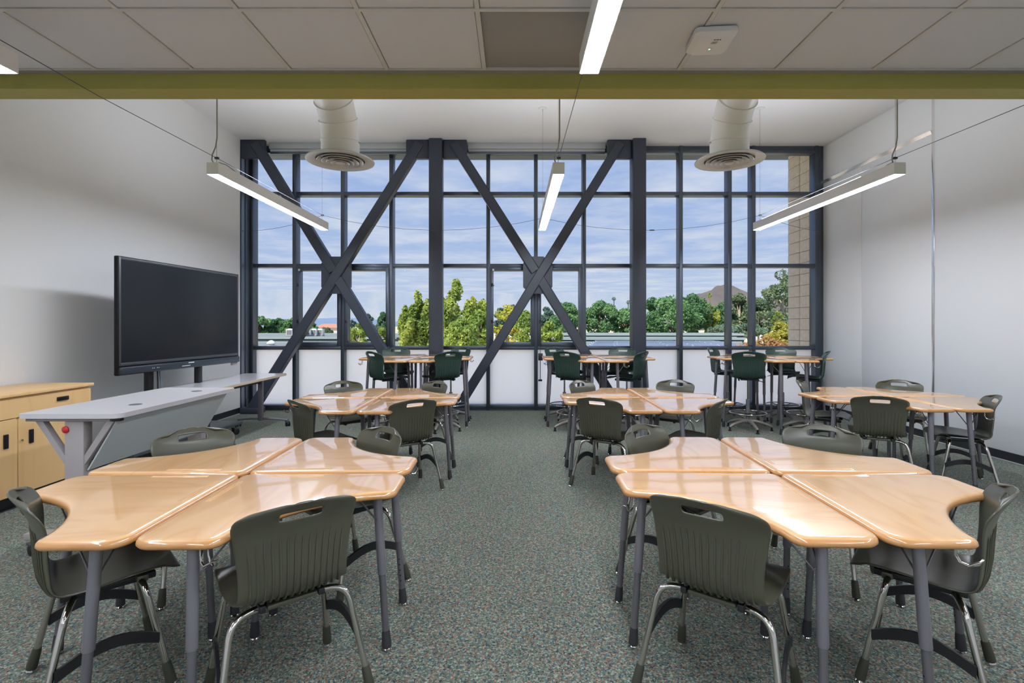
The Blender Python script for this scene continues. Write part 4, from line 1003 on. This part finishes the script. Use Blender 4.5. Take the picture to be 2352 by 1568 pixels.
def tree(name, lab, xp, Y, top, halfpx, m, style='round', n=26, per=170, size=None, base=None, bark='bark', flat=0.8, cat='tree', group=None):
    X = px(xp, 0, Y)[0]; zt = CAMZ+(VY-top)/F*Y-GZ; hw = halfpx/F*Y
    zb = 1.2 if base is None else CAMZ+(VY-base)/F*Y-GZ
    zb = max(zb, 0.3)
    t = thing(name, lab, cat, (X, Y, GZ), 0, group)
    size = size or max(0.10, Y*0.0034)
    cl_ = []; U = random.uniform
    zc, rz = (zt+zb)/2, (zt-zb)/2
    for i in range(n):
        if style == 'pine':
            if i == 0:
                lead = [(0.0, 0.0, zt)]
                for _ in range(9):
                    a = U(0, 6.283); q = U(0.15, 0.9); lead.append((hw*q*math.cos(a), hw*q*math.sin(a), zt-(zt-zb)*(0.02+0.55*q)*U(0.7, 1.15)))
            lx, ly, lt = lead[i % len(lead)]; k = min(1.0, (i//len(lead)+U(0.2, 0.8))/(n/len(lead))); zz = zb+(lt-zb)*k
            r = hw*U(0.15, 0.23)*(1-0.50*k); j = r*1.1; cl_.append((lx*(0.75+0.25*k)+U(-j, j), ly*(0.75+0.25*k)+U(-j, j), zz-r*1.2, r))
        elif style == 'bush':
            a = U(0, 6.283); q = math.sqrt(U(0, 1)); zz = zb+(zt-zb)*U(0.2, 1)*(1-0.45*q*q); r = hw*U(0.22, 0.34)
            cl_.append((hw*0.8*q*math.cos(a), hw*0.8*q*math.sin(a), zz-r*0.7, r))
        else:
            while True:
                a, b, c = U(-1, 1), U(-1, 1), U(-1, 1); l = math.sqrt(a*a+b*b+c*c)
                if 0.3 < l < 1: break
            r = min(hw, rz)*U(0.24, 0.40)*(1 if style == 'round' else 0.8)
            k = (0.6+0.4*l)/l
            cl_.append((a*k*(hw-r*0.7), b*k*(hw-r*0.7), zc+c*k*(rz-r*0.8), r))
        if i == 0 and style != 'pine': cl_[-1] = (cl_[-1][0]*0.1, 0.0, zt-cl_[-1][3]*(1.3 if style == 'pine' else 0.9), cl_[-1][3])
    f = leaves(cl_, per, size, 1.0, 1.9 if style == 'pine' else flat).build('foliage', m, t, False, False); f['kind'] = 'stuff'
    tr = MB().tube([(0, 0, 0), (hw*0.03, 0, zb*0.6), (-hw*0.03, 0, zc), (0, 0, zt*0.86)], [0.05*hw+0.08, 0.04*hw+0.07, 0.03*hw+0.04, 0.02], 8)
    for c_ in random.sample(cl_, min(6, len(cl_))):
        z0 = max(zb*0.7, min(c_[2]-c_[3], zc)*0.9); tr.tube([(0, 0, z0), (c_[0]*0.5, c_[1]*0.5, (z0+c_[2])/2+0.1), (c_[0], c_[1], c_[2])], [0.03*hw+0.03, 0.02*hw+0.02, 0.012], 6)
    tr.build('trunk', bark, t)
    return t
TG = 'trees outside the windows'
G = TG
tree('pine_tree', 'big yellow-green pine behind the column between the braces', 1038, 31, 636, 96, 'leaf_pine', 'pine', 150, 130, 0.15, 800, group=G)
tree('pine_tree', 'lower yellow-green pine leaning out beside the big pine', 968, 30, 664, 68, 'leaf_pine', 'pine', 100, 130, 0.14, 800, group=G)
tree('lime_tree', 'bright lime shrub tree at the foot of the big pine', 1062, 26, 728, 40, 'leaf_lime', 'round', 36, 110, 0.12, 830, group=G)
tree('lime_tree', 'lime tree top poking up beside the aisle brace', 1100, 30, 710, 32, 'leaf_lime', 'round', 26, 110, 0.12, 800, group=G)
tree('autumn_tree', 'yellowing thin tree seen through the aisle brace', 1165, 34, 698, 36, 'leaf_autumn', 'open', 40, 70, 0.12, 810, 'bark_pale', group=G)
tree('autumn_tree', 'yellow-green tree between the arms of the aisle brace', 1208, 30, 712, 28, 'leaf_lime', 'round', 30, 90, 0.12, 810, group=G)
tree('lime_tree', 'small lime tree behind the aisle brace leg', 1262, 29, 735, 30, 'leaf_lime', 'round', 30, 100, 0.12, 820, group=G)
tree('lime_tree', 'thin lime tree with pale trunk behind the screen-side brace', 826, 34, 742, 32, 'leaf_lime', 'open', 34, 70, 0.12, 820, 'bark_pale', group=G)
tree('lime_tree', 'lime treetop peeking beside the screen-side brace leg', 876, 33, 752, 20, 'leaf_lime', 'round', 22, 90, 0.12, 820, group=G)
for xp, top, hw, Y, m, lab in ((598, 724, 34, 92, 'leaf_green', 'green tree crown in the window beside the jamb'), (640, 730, 32, 95, 'leaf_deep', 'dark green crown in the middle of the first window'), (676, 728, 30, 92, 'leaf_green', 'green crown at the first mullion'),
      (718, 742, 18, 100, 'leaf_green', 'low green crown beside the rooftop units'), (745, 752, 22, 108, 'leaf_euc', 'olive scrub under the distant red roof'),
      (862, 748, 26, 95, 'leaf_euc', 'olive crown behind the thin lime tree'), (846, 721, 12, 130, 'leaf_hazed', 'far blue-green crown above the olive crown'), (880, 716, 14, 120, 'leaf_deep', 'far dark crown by the third mullion'), (935, 716, 20, 110, 'leaf_hazed', 'far blue-green crown beyond the leaning pine'),
      (1085, 697, 28, 75, 'leaf_hazed', 'blue-green crown behind the big pine'), (1150, 706, 18, 90, 'leaf_hazed', 'blue-green crown behind the yellowing tree'), (1178, 700, 14, 88, 'leaf_hazed', 'second blue-green crown behind the yellowing tree'), (1255, 704, 22, 85, 'leaf_hazed', 'blue-green crown behind the aisle brace leg'),
      (1300, 692, 46, 62, 'leaf_green', 'wide green tree behind the lower aisle brace'), (1378, 688, 46, 63, 'leaf_green', 'feathery green tree filling the window before the second column'), (1436, 706, 40, 63, 'leaf_green', 'green tree partly behind the second column'),
      (1500, 681, 34, 68, 'leaf_deep', 'dark green tree just beyond the second column'), (1545, 676, 62, 64, 'leaf_green', 'broad green tree in the unbraced bay'), (1590, 672, 46, 70, 'leaf_deep', 'tall dark green tree under the brown hill'),
      (1660, 690, 36, 74, 'leaf_deep', 'dark tree beyond the narrow window'), (1700, 672, 40, 72, 'leaf_euc', 'grey-green eucalyptus in the narrow window'), (1742, 682, 34, 70, 'leaf_euc', 'grey-green eucalyptus at the last mullion'),
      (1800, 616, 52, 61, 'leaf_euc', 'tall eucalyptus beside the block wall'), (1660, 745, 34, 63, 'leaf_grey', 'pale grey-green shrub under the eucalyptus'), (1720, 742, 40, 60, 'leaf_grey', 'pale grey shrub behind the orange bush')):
    tree('leafy_tree', lab, xp, Y, top, hw, m, 'round', 34, 150, None, 778 if Y > 50 else 810, 'bark_pale' if m == 'leaf_euc' else 'bark', group=G)
tree('cone_tree', 'pointed olive conifer beneath the brown hill', 1632, 70, 668, 24, 'leaf_pine', 'pine', 40, 120, None, 770, group=G)
tree('cone_tree', 'pointed green conifer beside the block wall', 1786, 56, 700, 18, 'leaf_pine', 'pine', 40, 110, None, 790, group=G)
tree('cypress', 'slim far cypress behind the thin lime tree', 808, 140, 732, 4, 'leaf_hazed', 'pine', 16, 80, None, 765, group=G)
tree('cypress', 'second slim far cypress behind the thin lime tree', 815, 142, 734, 4, 'leaf_hazed', 'pine', 16, 80, None, 765, group=G)
tree('yellow_bush', 'bright yellow bush at the foot of the block wall', 1790, 30, 736, 30, 'leaf_yellow', 'bush', 34, 110, 0.12, 800, cat='bush', group='bushes outside the corner window')
tree('orange_bush', 'rusty orange bush below the corner window', 1762, 26, 768, 62, 'leaf_orange', 'bush', 44, 100, 0.11, 815, cat='bush', group='bushes outside the corner window')
for xp, top, lab in ((1410, 686, 'tall far palm beside the second column'), (1443, 694, 'shorter far palm almost behind the second column')):
    Y = 240; X = px(xp, 0, Y)[0]; z = CAMZ+(VY-top)/F*Y-GZ
    t = thing('palm_tree', lab, 'palm', (X, Y, GZ), 0, TG)
    MB().tube([(0, 0, 0), (0.1, 0, z*0.5), (0, 0, z)], [0.3, 0.22, 0.18], 8).build('trunk', 'bark_dark', t)
    f = leaves([(0, 0, z, 0.95)], 110, 0.32).build('foliage', 'leaf_hazed', t, False, False); f['kind'] = 'stuff'
